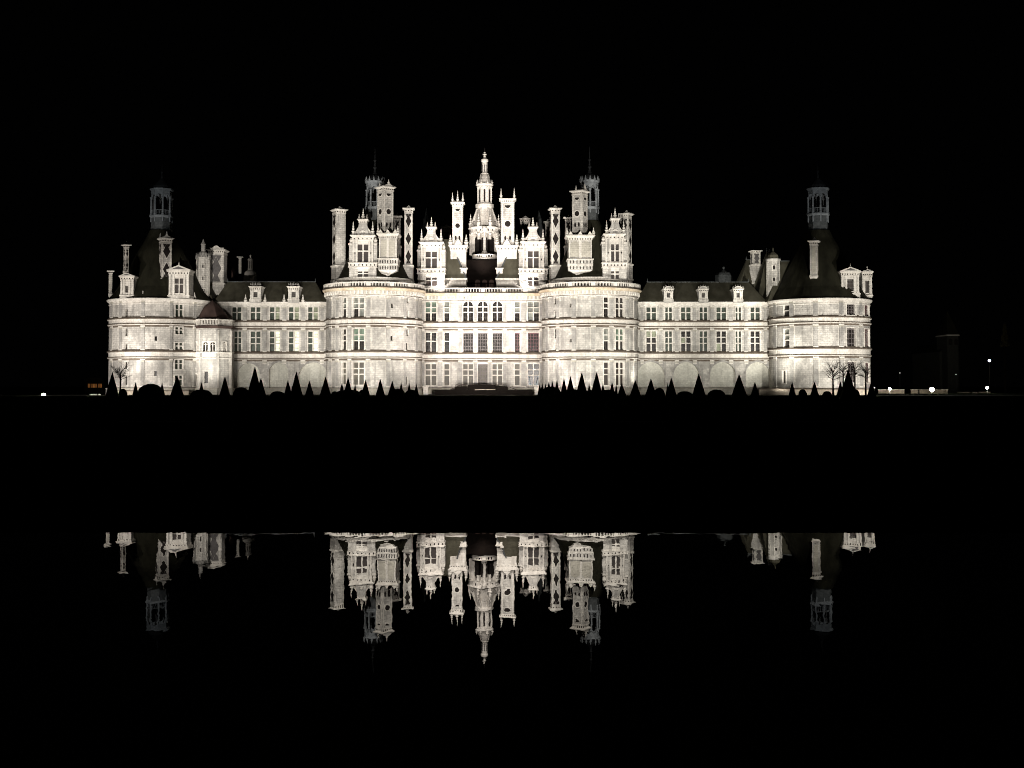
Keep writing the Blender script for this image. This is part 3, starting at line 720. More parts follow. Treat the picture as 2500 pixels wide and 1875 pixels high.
# keep, left tower
chimney(808.6, 821, 841.8, 510, 647, -1.5, 'lozL', base=683, label='leftmost tall chimney of the keep, plain broad side with a lozenge edge')
chimney(986.8, 987.5, 1007, 508, 647, -1.5, 'loz', base=683)
chimney(918.5, 936.5, 958.6, 454, 566, -6.0, 'disc', crown='gab')
chimney(1343.5, 1346, 1367, 508, 647, -1.5, 'loz', base=683)
chimney(1397.5, 1421, 1436, 464, 566, -6.0, 'disc', crown='gab')
chimney(1516, 1534, 1544, 520, 643, -1.5, 'loz', base=680)
# centre pair
chimney(1104.4, 1104.6, 1129.8, 494, 598, 11.6, 'disc', crown='pin3')
chimney(1223, 1223.3, 1255.4, 485, 598, 11.6, 'disc', crown='pin2')
# small chimneys further back
for L_, R_, t_, b_, Y in ((962, 977, 527, 600, 8), (1380, 1394, 530, 600, 8), (1270, 1296, 533, 640, 36), (1080, 1100, 553, 640, 38), (1331, 1344, 541, 640, 36), (2010, 2013, 700, 720, 0)):
    if L_ < 2000: chimney(L_, L_+.3, R_, t_, b_, Y, 'loz', crown='pyr', base=680)
# left corner group
chimney(382, 394, 416, 580, 679, -7.2, 'loz', crown='gab', foot=1.1)
chimney(300, 306, 312.5, 597, 661, -5.0, 'loz', crown='pyr', foot=2.0)
chimney(263.5, 266, 273, 661, 717, -2.0, 'plain', crown='none', foot=1.0)
chimney(508.5, 509, 546, 609, 691, 9.6, 'loz2', crown='crest', base=730, label='broad chimney with faded lozenges behind the left stair turret')
chimney(582.5, 583, 589, 627, 668, 22, 'plain', crown='none')
# right corner group
chimney(1979, 1995, 2001.6, 587, 672, -7.4, 'plain', crown='pyr', foot=1.2)
chimney(1836, 1838, 1857, 611.5, 645, 16, 'loz2', crown='none', base=690)

# ---- great chimney blocks and dormers of the keep roof
def block(l_, r_, cx_top, yt, ymid, yb, Y, depth, tip, parent=castle):
    """ornate block under a keep chimney: cornice, arched panel, two corbelled bands, pointed foot"""
    x0, x1 = X(l_, Y, yt), X(r_, Y, yt); zt, zm, zb = Z(yt, Y), Z(ymid, Y), Z(yb, Y); w = x1-x0; m = MB(); S = Flat(Y)
    i = w*.1; a0, a1 = x0+i, x1-i
    m.box(a0, a1, Y, Y+depth, zm, zt-1.0, M['stone'])
    m.box(a0-.08, a1+.08, Y-.12, Y+depth, zt-1.0, zt-.55, M['trim'])
    for k in range(9):
        c = a0+(a1-a0)*(k+.5)/9; m.box(c-.09, c+.09, Y-.15, Y-.11, zt-.92, zt-.66, M['inlay'])
    m.frus(a0-.1, a1+.1, Y-.15, Y+depth, zt-.55, x0, x1, Y-.5, Y+depth+.2, zt-.2, M['trim']); m.box(x0-.06, x1+.06, Y-.56, Y+depth+.25, zt-.2, zt, M['trim'])
    c = (a0+a1)/2
    for s_ in (-1, 1):    # two shallow arched panels between pilasters
        p, q = (a0+.35, c-.2) if s_ < 0 else (c+.2, a1-.35); r = (q-p)/2; zs = zt-1.2-r
        m.face([(p, Y-.04, zm+.4), (q, Y-.04, zm+.4), (q, Y-.04, zs)]+[((p+q)/2+r*cos(pi*k/10), Y-.04, zs+r*sin(pi*k/10)) for k in range(1, 10)]+[(p, Y-.04, zs)], M['patch'])
    for u in (a0+.15, c-.12, c+.12, a1-.15): m.box(u-.11, u+.11, Y-.14, Y+.01, zm+.1, zt-1.01, M['trim'])
    h = (zm-zb)/2; z = zm
    for k, e in enumerate((.22, .1)):
        m.box(a0-e-.12, a1+e+.12, Y-e-.2, Y+depth, z-.2, z, M['trim'])
        m.box(a0-e, a1+e, Y-e-.05, Y+depth-.01, z-h, z-.2, M['stone'])
        for j in range(7):
            cc = a0+(a1-a0)*(j+.5)/7; m.box(cc-.1, cc+.1, Y-e-.08, Y-e-.04, z-h+.2, z-.35, M['inlay'])
        z -= h
    tx = X(tip, Y, yb); m.frus(tx-.25, tx+.25, Y+.6, Y+1.2, z-1.3, a0, a1, Y-.1, Y+depth-.02, z, M['trim'])
    for s_ in (-1, 0, 1): # little pediments on the cornice
        cc = c+s_*w*.33; m.prism([(cc-.5, zt), (cc+.5, zt), (cc, zt+.75)], Y-.45, Y-.1, M['trim'])
    o = m.build('chimney_base', parent)
    for x in (x0+.25, x1-.25): pinnacle(o, x, Y, zt, 1.6, .3)
    return o
block(920, 974.5, 938, 569.5, 631, 660, -7.0, 4.5, 940)
block(1381, 1452, 1418, 574, 632, 660, -7.0, 4.5, 1421)
def keep_dormer(l_, r_, yc, yb, win, low, Y, gl, gr, gy, band, depth=5.5, tpx=None):
    """tall two-storey stone dormer with gable, photo pixels"""
    x0, x1 = X(l_, Y, yc), X(r_, Y, yc); S = Flat(Y); m = MB(); w = x1-x0
    o = op(S, win+('br2',)); lo = op(S, low+('br2',)); zc = Z(yc, Y); z0 = Z(yb, Y); zbt, zbb = Z(band[0], Y), Z(band[1], Y)
    ins = w*.11; a0, a1 = x0+ins, x1-ins
    def rnd(z, xs, r=.13):
        for x in xs: m.prism([(x+r*cos(2*pi*k/8), z+r*1.15*sin(2*pi*k/8)) for k in range(8)], Y-.23, Y-.1, M['inlay'])
    e = 1.0; zt = zc-e
    # main storey
    m.box(a0, o[0], Y, Y+depth, zbt, zt, M['stone']); m.box(o[1], a1, Y, Y+depth, zbt, zt, M['stone'])
    m.box(o[0], o[1], Y+.003, Y+depth, o[3], zt-.002, M['trim']); m.box(o[0], o[1], Y+.003, Y+depth, zbt-.001, o[2], M['trim'])
    m.box(o[0]-.003, o[1]+.003, Y+.5, Y+depth-.1, o[2]-.003, o[3]+.003, M['dark'])
    # side buttress piers, a little back and lower
    for s_ in (0, 1):
        p, q = (x0-.1, a0) if s_ == 0 else (a1, x1+.1)
        m.box(p, q-.002, Y+.35, Y+depth-.3, zbt, zt-.9, M['stone']); m.box(p-.15, q, Y+.2, Y+depth-.3, zt-.9, zt-.6, M['trim'])
        cxp = (p+q)/2; m.lathe(cxp, Y+.8, [(.42, zt-.6), (.3, zt-.2), (.36, zt+.1), (.12, zt+.5)], 8, M['trim'])
    pw = .26
    for u in (a0+.2, o[0]-.2, o[1]+.2, a1-.2):
        m.box(u-pw/2, u+pw/2, Y-.15, Y+.01, zbt+.05, zt-.01, M['trim']); m.box(u-.2, u+.2, Y-.2, Y+.01, zt-.3, zt-.012, M['trim'])
    for u in (a0+.2+(o[0]-a0-.4)/2, o[1]+.2+(a1-o[1]-.4)/2):
        zz = (o[2]+o[3])/2; m.prism([(u-.14, zz), (u, zz-.28), (u+.14, zz), (u, zz+.28)], Y-.04, Y+.01, M['inlay'])
    # entablature
    m.box(a0-.06, a1+.06, Y-.2, Y+depth, zt, zt+e*.55, M['trim']); rnd(zt+e*.28, [a0+(a1-a0)*k/5+(a1-a0)*.1 for k in range(5)], .12)
    m.frus(a0-.08, a1+.08, Y-.22, Y+depth, zt+e*.55, a0-.4, a1+.4, Y-.55, Y+depth+.2, zt+e*.85, M['trim']); m.box(a0-.42, a1+.42, Y-.58, Y+depth+.2, zt+e*.85, zc, M['trim'])
    # roundel band
    m.box(x0-.12, x1+.12, Y-.22, Y+depth-.2, zbb, zbt-.16, M['trim']); m.box(x0-.25, x1+.25, Y-.38, Y+depth-.2, zbt-.16, zbt-.002, M['trim']); m.box(x0-.2, x1+.2, Y-.32, Y+depth-.25, zbb-.12, zbb, M['trim'])
    rnd((zbb+zbt-.16)/2, [x0+w*k for k in (.06, .2, .36, .5, .64, .8, .94)], .15)
    # lower storey
    m.box(x0, lo[0], Y-.05, Y+depth-.3, z0, zbb-.12, M['stone']); m.box(lo[1], x1, Y-.05, Y+depth-.3, z0, zbb-.12, M['stone'])
    m.box(lo[0], lo[1], Y-.045, Y+depth-.3, lo[3], zbb-.121, M['trim']); m.box(lo[0]-.003, lo[1]+.003, Y+.4, Y+depth-.4, z0, lo[3]+.003, M['dark'])
    # gable: narrow tabernacle with scrolls
    g0, g1 = X(gl, Y, gy), X(gr, Y, gy); gt = Z(gy, Y); gc = (g0+g1)/2; gw = g1-g0; H = gt-zc
    m.frus(gc-gw*.62, gc+gw*.62, Y-.1, Y+1.6, zc, gc-gw*.38, gc+gw*.38, Y-.1, Y+1.6, gt-.75, M['stone'])
    m.box(gc-gw*.42, gc+gw*.42, Y-.2, Y+1.7, gt-.75, gt-.45, M['trim']); rnd(gt-.6, [gc-gw*.2, gc, gc+gw*.2], .09)
    m.frus(gc-gw*.42, gc+gw*.42, Y-.2, Y+1.7, gt-.45, gc-gw*.53, gc+gw*.53, Y-.4, Y+1.9, gt-.15, M['trim']); m.box(gc-gw*.55, gc+gw*.55, Y-.42, Y+1.92, gt-.15, gt, M['trim'])
    pts = [(gc-gw*.3*cos(pi*k/8), zc+.55+gw*.22*sin(pi*k/8)) for k in range(9)]; m.prism(pts, Y-.22, Y-.09, M['trim'])
    m.prism([(gc-gw*.24, zc+.3), (gc+gw*.24, zc+.3), (gc+gw*.24, zc+.45), (gc-gw*.24, zc+.45)], Y-.16, Y-.09, M['inlay2'])
    for s_ in (-1, 1):     # scrolls
        q = []
        for k in range(9):
            t = k/8; q.append((gc+s_*(gw*.42+(w*.38-gw*.42)*(1-t)**1.8), zc+.25+H*.62*t))
        m.prism(q+[(gc+s_*gw*.3, zc+.25+H*.62), (gc+s_*gw*.36, zc+.5)], Y+.25, Y+.6, M['trim'])
    d = m.build('dormer', castle, None)
    window(S, o, 'br2', d, .45, mull=.13); window(S, [lo[0], lo[1], z0, lo[3]], 'br2', d, .4, mull=.13)
    for s_ in (-1, 1): pinnacle(d, gc+s_*w*.36, Y+.2, zc, H*.9, .3)
    pinnacle(d, gc, Y+.4, gt, 2.2, .3)
    for s_ in (-1, 1): pinnacle(d, gc+s_*gw*.4, Y+.2, gt, 1.1, .17)
    return d
keep_dormer(853, 919, 574, 676, (873.4, 596.5, 899, 639.5), (873.4, 662.5, 899, 677), -8.0, 874, 898, 535, (641, 651.5))
keep_dormer(1020, 1086, 591, 697, (1039.5, 614, 1066.5, 654), (1040, 676.7, 1066.5, 697), 7.6, 1041, 1064.7, 554, (655.5, 667))
keep_dormer(1268, 1336, 590, 697, (1289, 613, 1315, 654), (1289, 677, 1315, 697), 7.6, 1289.5, 1313, 554, (655.5, 667))
keep_dormer(1471, 1529, 571, 680, (1492, 596, 1511, 638), (1492, 662, 1511, 680), -7.4, 1491, 1513, 533, (641, 652))
# pavilions on the keep terrace
def pavilion(s_):
    if s_ < 0: e0, e1, t0, t1, k0, k1 = 1022, 1138, 1046, 1097, 1096, 1141.6
    else: e0, e1, t0, t1, k0, k1 = 1212, 1330, 1258, 1300, 1209.6, 1265.4
    Y = 9.0
    m = MB(); m.box(X(e0, Y, 690), X(e1, Y, 690), Y+.3, 19, 20.9, Z(681, Y), M['trim'])
    m.box(X(e0, Y, 690)-.2, X(e1, Y, 690)+.2, Y, 19.2, Z(683, Y), Z(679, Y), M['trim'])
    m.build('pavilion_wall', castle)
    r = MB(); r.frus(X(e0, Y, 690), X(e1, Y, 690), Y+.1, 19, Z(679, Y), X(t0, 13, 590), X(t1, 13, 590), 13.4, 15.2, Z(584, 13.4), M['slate'])
    xe = e1 if s_ < 0 else e0; tt = t1 if s_ < 0 else t0
    r.tube((X(xe, Y, 690), Y+.05, Z(679, Y)), (X(tt, 13, 590), 13.35, Z(584, 13.4)), .16, .16, 6, M['lead'])
    r.build('roof', castle)
    YB = 11.2; b = MB(); x0, x1 = X(k0, YB, 605), X(k1, YB, 605); zt = Z(598.5, YB)
    b.box(x0+.35, x1-.35, YB, YB+3.4, 20.9, zt-1.1, M['trim']); b.box(x0+.2, x1-.2, YB-.12, YB+3.5, zt-1.1, zt-.5, M['trim'])
    for k in range(6):
        c = x0+.2+(x1-x0-.4)*(k+.5)/6; b.box(c-.1, c+.1, YB-.15, YB-.11, zt-.95, zt-.68, M['inlay'])
    b.frus(x0+.2, x1-.2, YB-.12, YB+3.5, zt-.5, x0-.05, x1+.05, YB-.4, YB+3.7, zt-.2, M['trim']); b.box(x0-.08, x1+.08, YB-.42, YB+3.72, zt-.2, zt, M['trim'])
    c = (x0+x1)/2; b.prism([(c-.9, zt), (c+.9, zt), (c, zt+1.4)], YB-.3, YB+.2, M['trim'])
    # consoles at the inner foot
    px0, px1 = (1125, 1139) if s_ < 0 else (1212, 1227)
    b.box(X(px0, 10, 660), X(px1, 10, 660), 9.6, YB, Z(668, 10), Z(657, 10), M['trim']); b.box(X(px0, 10, 660)-.2, X(px1, 10, 660)+.2, 9.4, YB, Z(657, 10), Z(654.5, 10), M['trim'])
    b.box(X(px0+4, 10, 660), X(px1-2, 10, 660), 9.7, YB, 20.95, Z(668, 10), M['trim'])
    o = b.build('chimney_base', castle)
    for x in (x0+.3, x1-.3): pinnacle(o, x, YB+.1, zt, 2.4, .42)
pavilion(-1); pavilion(1)
m = MB(); Y = 15.
m.box(X(1105, Y), X(1262, Y), Y, 30, 20.9, Z(634, Y), M['shade_black'])  # front painted black in place of an unlit rooftop opening
for k in range(3):
    c = X(1166+17*k, Y); 
    m.prism([(c-.55, 21.2), (c+.55, 21.2)]+[(c+.55*cos(pi*i/8), 24.2+.55*sin(pi*i/8)) for i in range(9)], Y-.05, Y+.02, M['brownroof'])
m.build('lantern_base', castle)

# ---- the great central lantern
LX, LY = X(1183.3, 22, 500), 22.0
zq = lambda y: Z(y, LY)
GL = MB(); st = M['trim']
GL.lathe(LX, LY, [(2.3, zq(640)), (2.3, zq(584))], 16, M['shade_black'], smooth=False); GL.lathe(LX, LY, [(2.3, zq(584)), (2.3, zq(572))], 16, M['trim'], smooth=False)  # lower core painted black as the darkness behind the piers
for k in range(8):        # flat dark faces painted for the unlit arcade between the lower piers
    a = 2*pi*k/8; q = (LX+2.34*sin(a), LY-2.34*cos(a)); t = (cos(a), sin(a))
    GL.face([(q[0]-t[0]*.72, q[1]-t[1]*.72, zq(625)), (q[0]+t[0]*.72, q[1]+t[1]*.72, zq(625)), (q[0]+t[0]*.72, q[1]+t[1]*.72, zq(585)), (q[0], q[1], zq(579)), (q[0]-t[0]*.72, q[1]-t[1]*.72, zq(585))], M['inlay'])
GL.lathe(LX, LY, [(2.4, zq(574)), (3.5, zq(571)), (3.45, zq(566)), (3.5, zq(562)), (3.75, zq(559)), (3.75, zq(557.3)), (2.6, zq(557))], 16, st, smooth=False)
GL.lathe(LX, LY, [(2.6, zq(557)), (2.55, zq(547)), (2.3, zq(533)), (1.95, zq(520)), (1.7, zq(511)), (1.85, zq(509)), (2.05, zq(506)), (2.1, zq(500)), (1.7, zq(498.5))], 24, st)
GL.lathe(LX, LY, [(1.5, zq(499)), (1.5, zq(459)), (1.75, zq(458)), (1.75, zq(455)), (1.95, zq(452)), (1.95, zq(450)), (1.5, zq(449.5)), (1.35, zq(441)), (1.0, zq(432)), (.7, zq(426)), (.85, zq(424)), (.62, zq(423.5)),
   (.62, zq(396)), (.8, zq(394)), (.8, zq(390)), (.5, zq(387)), (.3, zq(384.5))], 24, st)
for k in range(8):
    a = 2*pi*(k+.5)/8; sx, cy_ = sin(a), -cos(a); R_ = lambda r, z: (LX+r*sx, LY+r*cy_, z)
    tn = (cos(a), sin(a))
    # tall dark lights of the drum with columns between
    b_ = a+pi/8; q = (LX+1.53*sin(b_), LY-1.53*cos(b_)); t = (cos(b_), sin(b_))
    GL.face([(q[0]-t[0]*.2, q[1]-t[1]*.2, zq(495)), (q[0]+t[0]*.2, q[1]+t[1]*.2, zq(495)), (q[0]+t[0]*.2, q[1]+t[1]*.2, zq(466)), (q[0], q[1], zq(463.5)), (q[0]-t[0]*.2, q[1]-t[1]*.2, zq(466))], M['inlay'])
    GL.lathe(LX+1.62*sx, LY+1.62*cy_, [(.2, zq(498)), (.15, zq(495)), (.13, zq(463)), (.2, zq(459))], 6, st)
    q = (LX+.64*sin(b_), LY-.64*cos(b_))
    GL.face([(q[0]-t[0]*.1, q[1]-t[1]*.1, zq(421)), (q[0]+t[0]*.1, q[1]+t[1]*.1, zq(421)), (q[0]+t[0]*.1, q[1]+t[1]*.1, zq(403)), (q[0]-t[0]*.1, q[1]-t[1]*.1, zq(403))], M['inlay2'])
    pinn(GL, *R_(1.75, 0)[:2], zq(450), .95, .24); pinn(GL, *R_(1.0, 0)[:2], zq(437), 1.1, .14); pinn(GL, *R_(.62, 0)[:2], zq(394), .5, .08)
    # scroll buttress
    pr = [(1.6, zq(511)), (2.0, zq(511)), (2.25, zq(520)), (2.7, zq(532)), (3.05, zq(543)), (3.15, zq(550)), (3.1, zq(557)), (1.6, zq(557))]
    for sg in (-1, 1):
        GL.face([(LX+r*sx+sg*.14*tn[0], LY+r*cy_+sg*.14*tn[1], z) for r, z in pr][::sg], st)
    for (r0, z0), (r1, z1) in zip(pr, pr[1:]):
        GL.face([(LX+r0*sx-.14*tn[0], LY+r0*cy_-.14*tn[1], z0), (LX+r0*sx+.14*tn[0], LY+r0*cy_+.14*tn[1], z0), (LX+r1*sx+.14*tn[0], LY+r1*cy_+.14*tn[1], z1), (LX+r1*sx-.14*tn[0], LY+r1*cy_-.14*tn[1], z1)], st)
    # spiral disc on the buttress
    for sg in (-1, 1):
        o = sg*.17; cc = (LX+2.5*sx+o*tn[0], LY+2.5*cy_+o*tn[1], zq(546))
        for rr, mm, e in ((.62, st, 0), (.42, M['inlay2'], .01), (.26, st, .02)):
            GL.face([(cc[0]+rr*cos(2*pi*i/12)*sx+sg*e*tn[0], cc[1]+rr*cos(2*pi*i/12)*cy_+sg*e*tn[1], cc[2]+rr*sin(2*pi*i/12)) for i in range(12)], mm)
    # lower pier
    A = [(LX+r*sx+s_*.28*tn[0], LY+r*cy_+s_*.28*tn[1]) for r, s_ in ((2.2, -1), (3.3, -1), (3.3, 1), (2.2, 1))]
    zf_ = zq(588) if k in (0, 7) else zq(626)       # the front bay is open below the ring
    for i in range(4):
        p, q2 = A[i], A[(i+1) % 4]
        GL.face([(p[0], p[1], zf_), (q2[0], q2[1], zf_), (q2[0], q2[1], zq(571)), (p[0], p[1], zq(571))], st)
    for zz in ((zq(575),) if k in (0, 7) else (zq(575), zq(598))):
        GL.lathe(LX+3.3*sx, LY+3.3*cy_, [(.1, zz-.3), (.4, zz), (.4, zz+.2), (.1, zz+.25)], 6, st)
    GL.lathe(LX+3.42*sx, LY+3.42*cy_, [(.2, zq(586) if k in (0, 7) else zq(624)), (.17, zq(578)), (.3, zq(575))], 6, st)
    for j, x in enumerate((-.5, .5)): GL.face([(LX+3.52*sx+(x-.1)*tn[0], LY+3.52*cy_+(x-.1)*tn[1], zq(568)), (LX+3.52*sx+(x+.1)*tn[0], LY+3.52*cy_+(x+.1)*tn[1], zq(568)), (LX+3.52*sx+(x+.1)*tn[0], LY+3.52*cy_+(x+.1)*tn[1], zq(564)), (LX+3.52*sx+(x-.1)*tn[0], LY+3.52*cy_+(x-.1)*tn[1], zq(564))], M['inlay'])
gl = GL.build('central_lantern', castle, 'tall tiered stone lantern at the top of the castle')
for k in range(8):
    a = 2*pi*(k+.5)/8; pinnacle(gl, LX+3.35*sin(a), LY-3.35*cos(a), zq(557), 3.0, .36)
m = MB(); z = zq(384.8)
m.lathe(LX, LY, [(.28, z), (.14, z+.15), (.34, z+.3), (.15, z+.42), (.14, z+.5), (.46, z+.62), (.46, z+.74), (.13, z+.84), (.13, z+.94), (.24, z+1.08), (.2, z+1.22), (0, z+1.34)], 10, st); m.tube((LX, LY, z+1.3), (LX, LY, z+2.2), .04, .02, 5, M['iron'])
m.build('finial', gl)
m = MB(); bx = X(1183, 18, 600)    # slender column standing before the lantern
m.lathe(bx, 18, [(.75, 21), (.75, Z(618, 18)), (.5, Z(613, 18)), (.34, Z(611, 18)), (.3, Z(566, 18)), (.5, Z(563, 18)), (.62, Z(558, 18)), (.5, Z(553, 18)), (0, Z(552, 18))], 12, st); m.build('column', gl)
SB = Cyl(bx, 18, 2.6); balustrade(SB, -pi*2.6, pi*2.6, Z(629.5, 15.5), Z(620, 15.5), gl, .5, 2.7)
m = MB(); m.lathe(bx, 18, [(0, Z(633, 15.5)), (2.9, Z(632, 15.5)), (2.95, Z(629.6, 15.5)), (0, Z(629.4, 15.5))], 24, M['grey']); m.build('balcony', gl)
# far spires and rear roofs behind the keep
for px, yt, yb in ((1041, 506, 600), (1315.6, 513, 600)):
    m = MB(); x = X(px, 42, 540); m.lathe(x, 42, [(2.2, 21), (1.6, Z(590, 42)), (.75, Z(545, 42)), (.8, Z(535, 42)), (.45, Z(530, 42)), (0, Z(yt, 42))], 8, M['lead']); m.build('spire', castle)
for s_ in (-1, 1): cone_roof(s_*KX, 44, [(9, 21), (7.5, 23.2), (4.9, 29.0), (2.1, 35.3), (0, 38)], 'slate cone of a rear keep tower')

# ---- stair turrets
def turret(cx_px, r, Y, yt, wins, foot, dome, label):
    m = MB(); cx = X(cx_px, Y, 660); z1 = Z(yt, Y); z0 = 18.5; S = Cyl(cx, Y+r, r); off = pi/8
    m.lathe(cx, Y+r, [(r*.25, z0-.6), (r, foot), (r, z1-.6), (r*1.03, z1-.55), (r*1.16, z1-.25), (r*1.18, z1), (0, z1+.02)], 8, M['stone'], smooth=False, off=off)
    for k in range(8):
        a = 2*pi*k/8+off; m.tube((cx+r*sin(a), Y+r-r*cos(a), foot), (cx+r*sin(a), Y+r-r*cos(a), z1-.6), .08, .08, 5, M['trim'])
    m.lathe(cx, Y+r, [(r*1.05, foot), (r*1.1, foot+.2), (r*1.02, foot+.4)], 8, M['trim'], smooth=False, off=off)
    if dome: m.lathe(cx, Y+r, [(r*.95, z1), (r*.8, z1+.8), (r*.4, z1+1.3), (.1, z1+1.6), (.1, z1+2.2), (0, z1+2.4)], 8, M['slate'])
    else:
        for k in range(16):
            a = 2*pi*k/16; pinn(m, cx+r*1.05*sin(a), Y+r-r*1.05*cos(a), z1, .9, .14, 'grey')
        m.lathe(cx, Y+r, [(r*.9, z1), (r*.7, z1+.9), (.45, z1+1.3), (.42, z1+2.6), (.55, z1+2.7), (.3, z1+3.1), (0, z1+3.9)], 8, M['grey'])
    o = m.build('stair_turret', castle, label)
    for px, a, b in wins:
        w = MB(); x = X(px, Y, a); zt, zb = Z(a, Y), Z(b, Y); y = Y+r-r*.925
        w.box(x-.24, x+.24, y-.03, y+.1, zb, zt, M['dark'])
        for q in ((x-.36, x-.24, zb-.1, zt+.12), (x+.24, x+.36, zb-.1, zt+.12)): w.box(q[0], q[1], y-.09, y+.1, q[2], q[3], M['trim'])
        w.box(x-.4, x+.4, y-.12, y+.1, zt, zt+.14, M['trim']); w.box(x-.4, x+.4, y-.12, y+.1, zb-.14, zb, M['trim'])
        w.build('window', o)
turret(491.5, 1.32, 0.5, 627, [(496.5, 645.5, 654), (496.5, 675, 684), (497, 705, 713)], 20.3, False, 'pale stair turret beside the left corner roof')
turret(1891, 1.32, 0.5, 631, [(1889.5, 648, 658), (1889.5, 677.5, 686), (1889.5, 705.5, 714)], 20.0, True, 'pale stair turret beside the right corner roof')

# ---- oratory in the left corner
OX, OY, OR = X(516, -2.5, 850), -2.0, 4.35
m = MB(); Zo = ZC; octo = [(OX+OR*sin(pi/4*k+pi/8*1.25), OY-OR*cos(pi/4*k+pi/8*1.25)) for k in range(8)]
OW = []
order = list(range(8))
for k in range(8):
    p, q = octo[k-1], octo[k]; L = sqrt((q[0]-p[0])**2+(q[1]-p[1])**2); a = atan2(q[1]-p[1], q[0]-p[0]); S = Flat(p[1], p[0], a)
    ops = []
    if k in (7, 0, 1):
        wz0, wz1 = Z(859, -6), Z(835, -6)
        cs = [L*.5] if k != 0 else [L*.3, L*.72]
        for c in cs: ops.append([c-.45, c+.45, wz0, wz1, .35, M['dark']])
        if k == 7: ops.append([L*.3, L*.3+1.3, 0.3, 4.2, .4, M['patch']])
        if k == 0: ops.append([L*.25, L*.25+.7, 2.3, 4.6, .4, M['dark']])
    m.wall(S, 0, L, -1, 13.6, ops, M['stone'])
    for o in ops[:]:
        if o[2] > 7: m.arch(S, o[0], o[1], o[3]-.45, o[3], M['trim'], .3); surround(m, S, o, .2, .1)
        elif o[3] < 4.3: m.arch(S, o[0], o[1], o[3]-.65, o[3], M['trim'], .3); surround(m, S, o, .15, .08)
        OW.append((S, o, k))
    for u in (.12, L-.12): m.sbox(S, u-.2, u+.2, 1.3, 12.9, -.01, .14, M['trim'] if k % 2 else M['grey'])
    m.mould(S, -.1, L+.1, [(13.2, 0), (13.3, .15), (13.45, .2), (13.62, .42), (13.75, .42), (13.77, -.2)], M['brownroof'])
    m.mould(S, -.05, L+.05, [(7.1, 0), (7.3, .2), (7.4, .2), (7.42, .05), (8.3, .05), (8.45, .25), (8.55, .25), (8.57, 0)], M['trim'])
    m.mould(S, -.1, L+.1, [(-1, .4), (1.1, .35), (1.3, .4), (1.4, 0)], M['patch'])
    m.sbox(S, 0, L, 13.77, 13.95, -.1, .22, M['trim']); m.sbox(S, -.05, L+.05, 14.85, 15.05, -.12, .26, M['trim'])
    n = int(L/.3)
    for i in range(n): m.sbox(S, L*(i+.5)/n-.07, L*(i+.5)/n+.07, 13.95, 14.85, -.05, .12, M['trim'])
orat = m.build('oratory', castle, 'small eight-sided chapel tower tucked against the left corner tower')
for S, o, k in OW:
    if o[2] < 7: continue
    w = MB(); w.sbox(S, o[0], o[1], o[2], o[3], -.33, -.3, M['dark']); c = (o[0]+o[1])/2
    w.sbox(S, c-.09, c+.09, o[2], o[3]-.1, -.3, -.05, M['trim'])
    for s_ in (-1, 1): w.sbox(S, c+s_*.24-.2, c+s_*.24+.2, o[3]-.5, o[3]-.38, -.3, -.1, M['trim'])
    w.build('window', orat)
rf = MB(); rf.lathe(OX, OY, [(OR*.99, 14.2), (OR*.86, 15.2), (OR*.62, 16.6), (OR*.34, 17.9), (.25, 18.9), (0, 19.1)], 8, M['brownroof'], smooth=False, off=pi/8*1.25); rf.build('roof', orat)

# ---- roofs and bits seen behind the wings
R1 = hip(X(503, 12, 720), X(600, 12, 720), 12, 26, 18.9, X(503, 18, 705), X(540, 18, 705), 18, Z(706, 18)); R1['label'] = 'low slate roof behind the left wing'
# steep rear roof with a pale flank left of the broad chimney
hip(X(540, 20, 680), X(592, 20, 680), 20, 34, 18.9, X(548, 26, 630), X(556, 26, 630), 26, Z(625, 26), M['brownroof'])
m = MB(); x, y = X(611, 20, 650), 20
m.lathe(x, y, [(1.5, 18.5), (1.45, Z(672, y)), (1.2, Z(664, y)), (.5, Z(659, y)), (.56, Z(658, y)), (.56, Z(636, y)), (.68, Z(634.5, y)), (.55, Z(632, y)), (.15, Z(630, y)), (.12, Z(627, y)), (.2, Z(625, y)), (0, Z(621, y))], 8, M['trim'], smooth=False)
for k in range(8):
    a = 2*pi*k/8; m.face([(x+.57*sin(a)-.08*cos(a), y-.57*cos(a)-.08*sin(a), Z(656, y)), (x+.57*sin(a)+.08*cos(a), y-.57*cos(a)+.08*sin(a), Z(656, y)), (x+.57*sin(a)+.08*cos(a), y-.57*cos(a)+.08*sin(a), Z(638, y)), (x+.57*sin(a)-.08*cos(a), y-.57*cos(a)-.08*sin(a), Z(638, y))], M['inlay'])
m.build('small_lantern', castle, 'tiny pale lantern rising behind the left wing roof')
m = MB(); x, y = X(1766.6, 24, 650), 24
m.lathe(x, y, [(2.2, 18.5), (1.9, Z(672, y)), (1.6, Z(667, y)), (.9, Z(664, y)), (.3, Z(660, y)), (.12, Z(657, y)), (.3, Z(654.5, y)), (.25, Z(652, y)), (0, Z(650, y))], 8, M['lead'], smooth=False)
m.build('small_lantern', castle, 'dim small finial far behind the right wing roof')
hip(X(1795, 14, 680), X(1880, 14, 680), 12, 30, 18.9, X(1822, 20, 640), X(1872, 20, 640), 20, Z(634, 20), M['slate'])
hip(X(1840, 9, 680), X(1890, 9, 680), 6, 18, 18.9, X(1872, 12, 615), X(1878, 12, 615), 12, Z(613, 12), M['slate'])
hip(X(1876, -2, 735), X(1990, 0, 735), -1.5, 12, 18.9, X(1905, 4, 640), X(1935, 4, 640), 4, Z(637, 4), M['slate'])
hip(X(455, 2, 720), X(520, 2, 720), 3, 14, 18.9, X(457, 8, 640), X(478, 8, 640), 8, Z(636, 8), M['slate'])

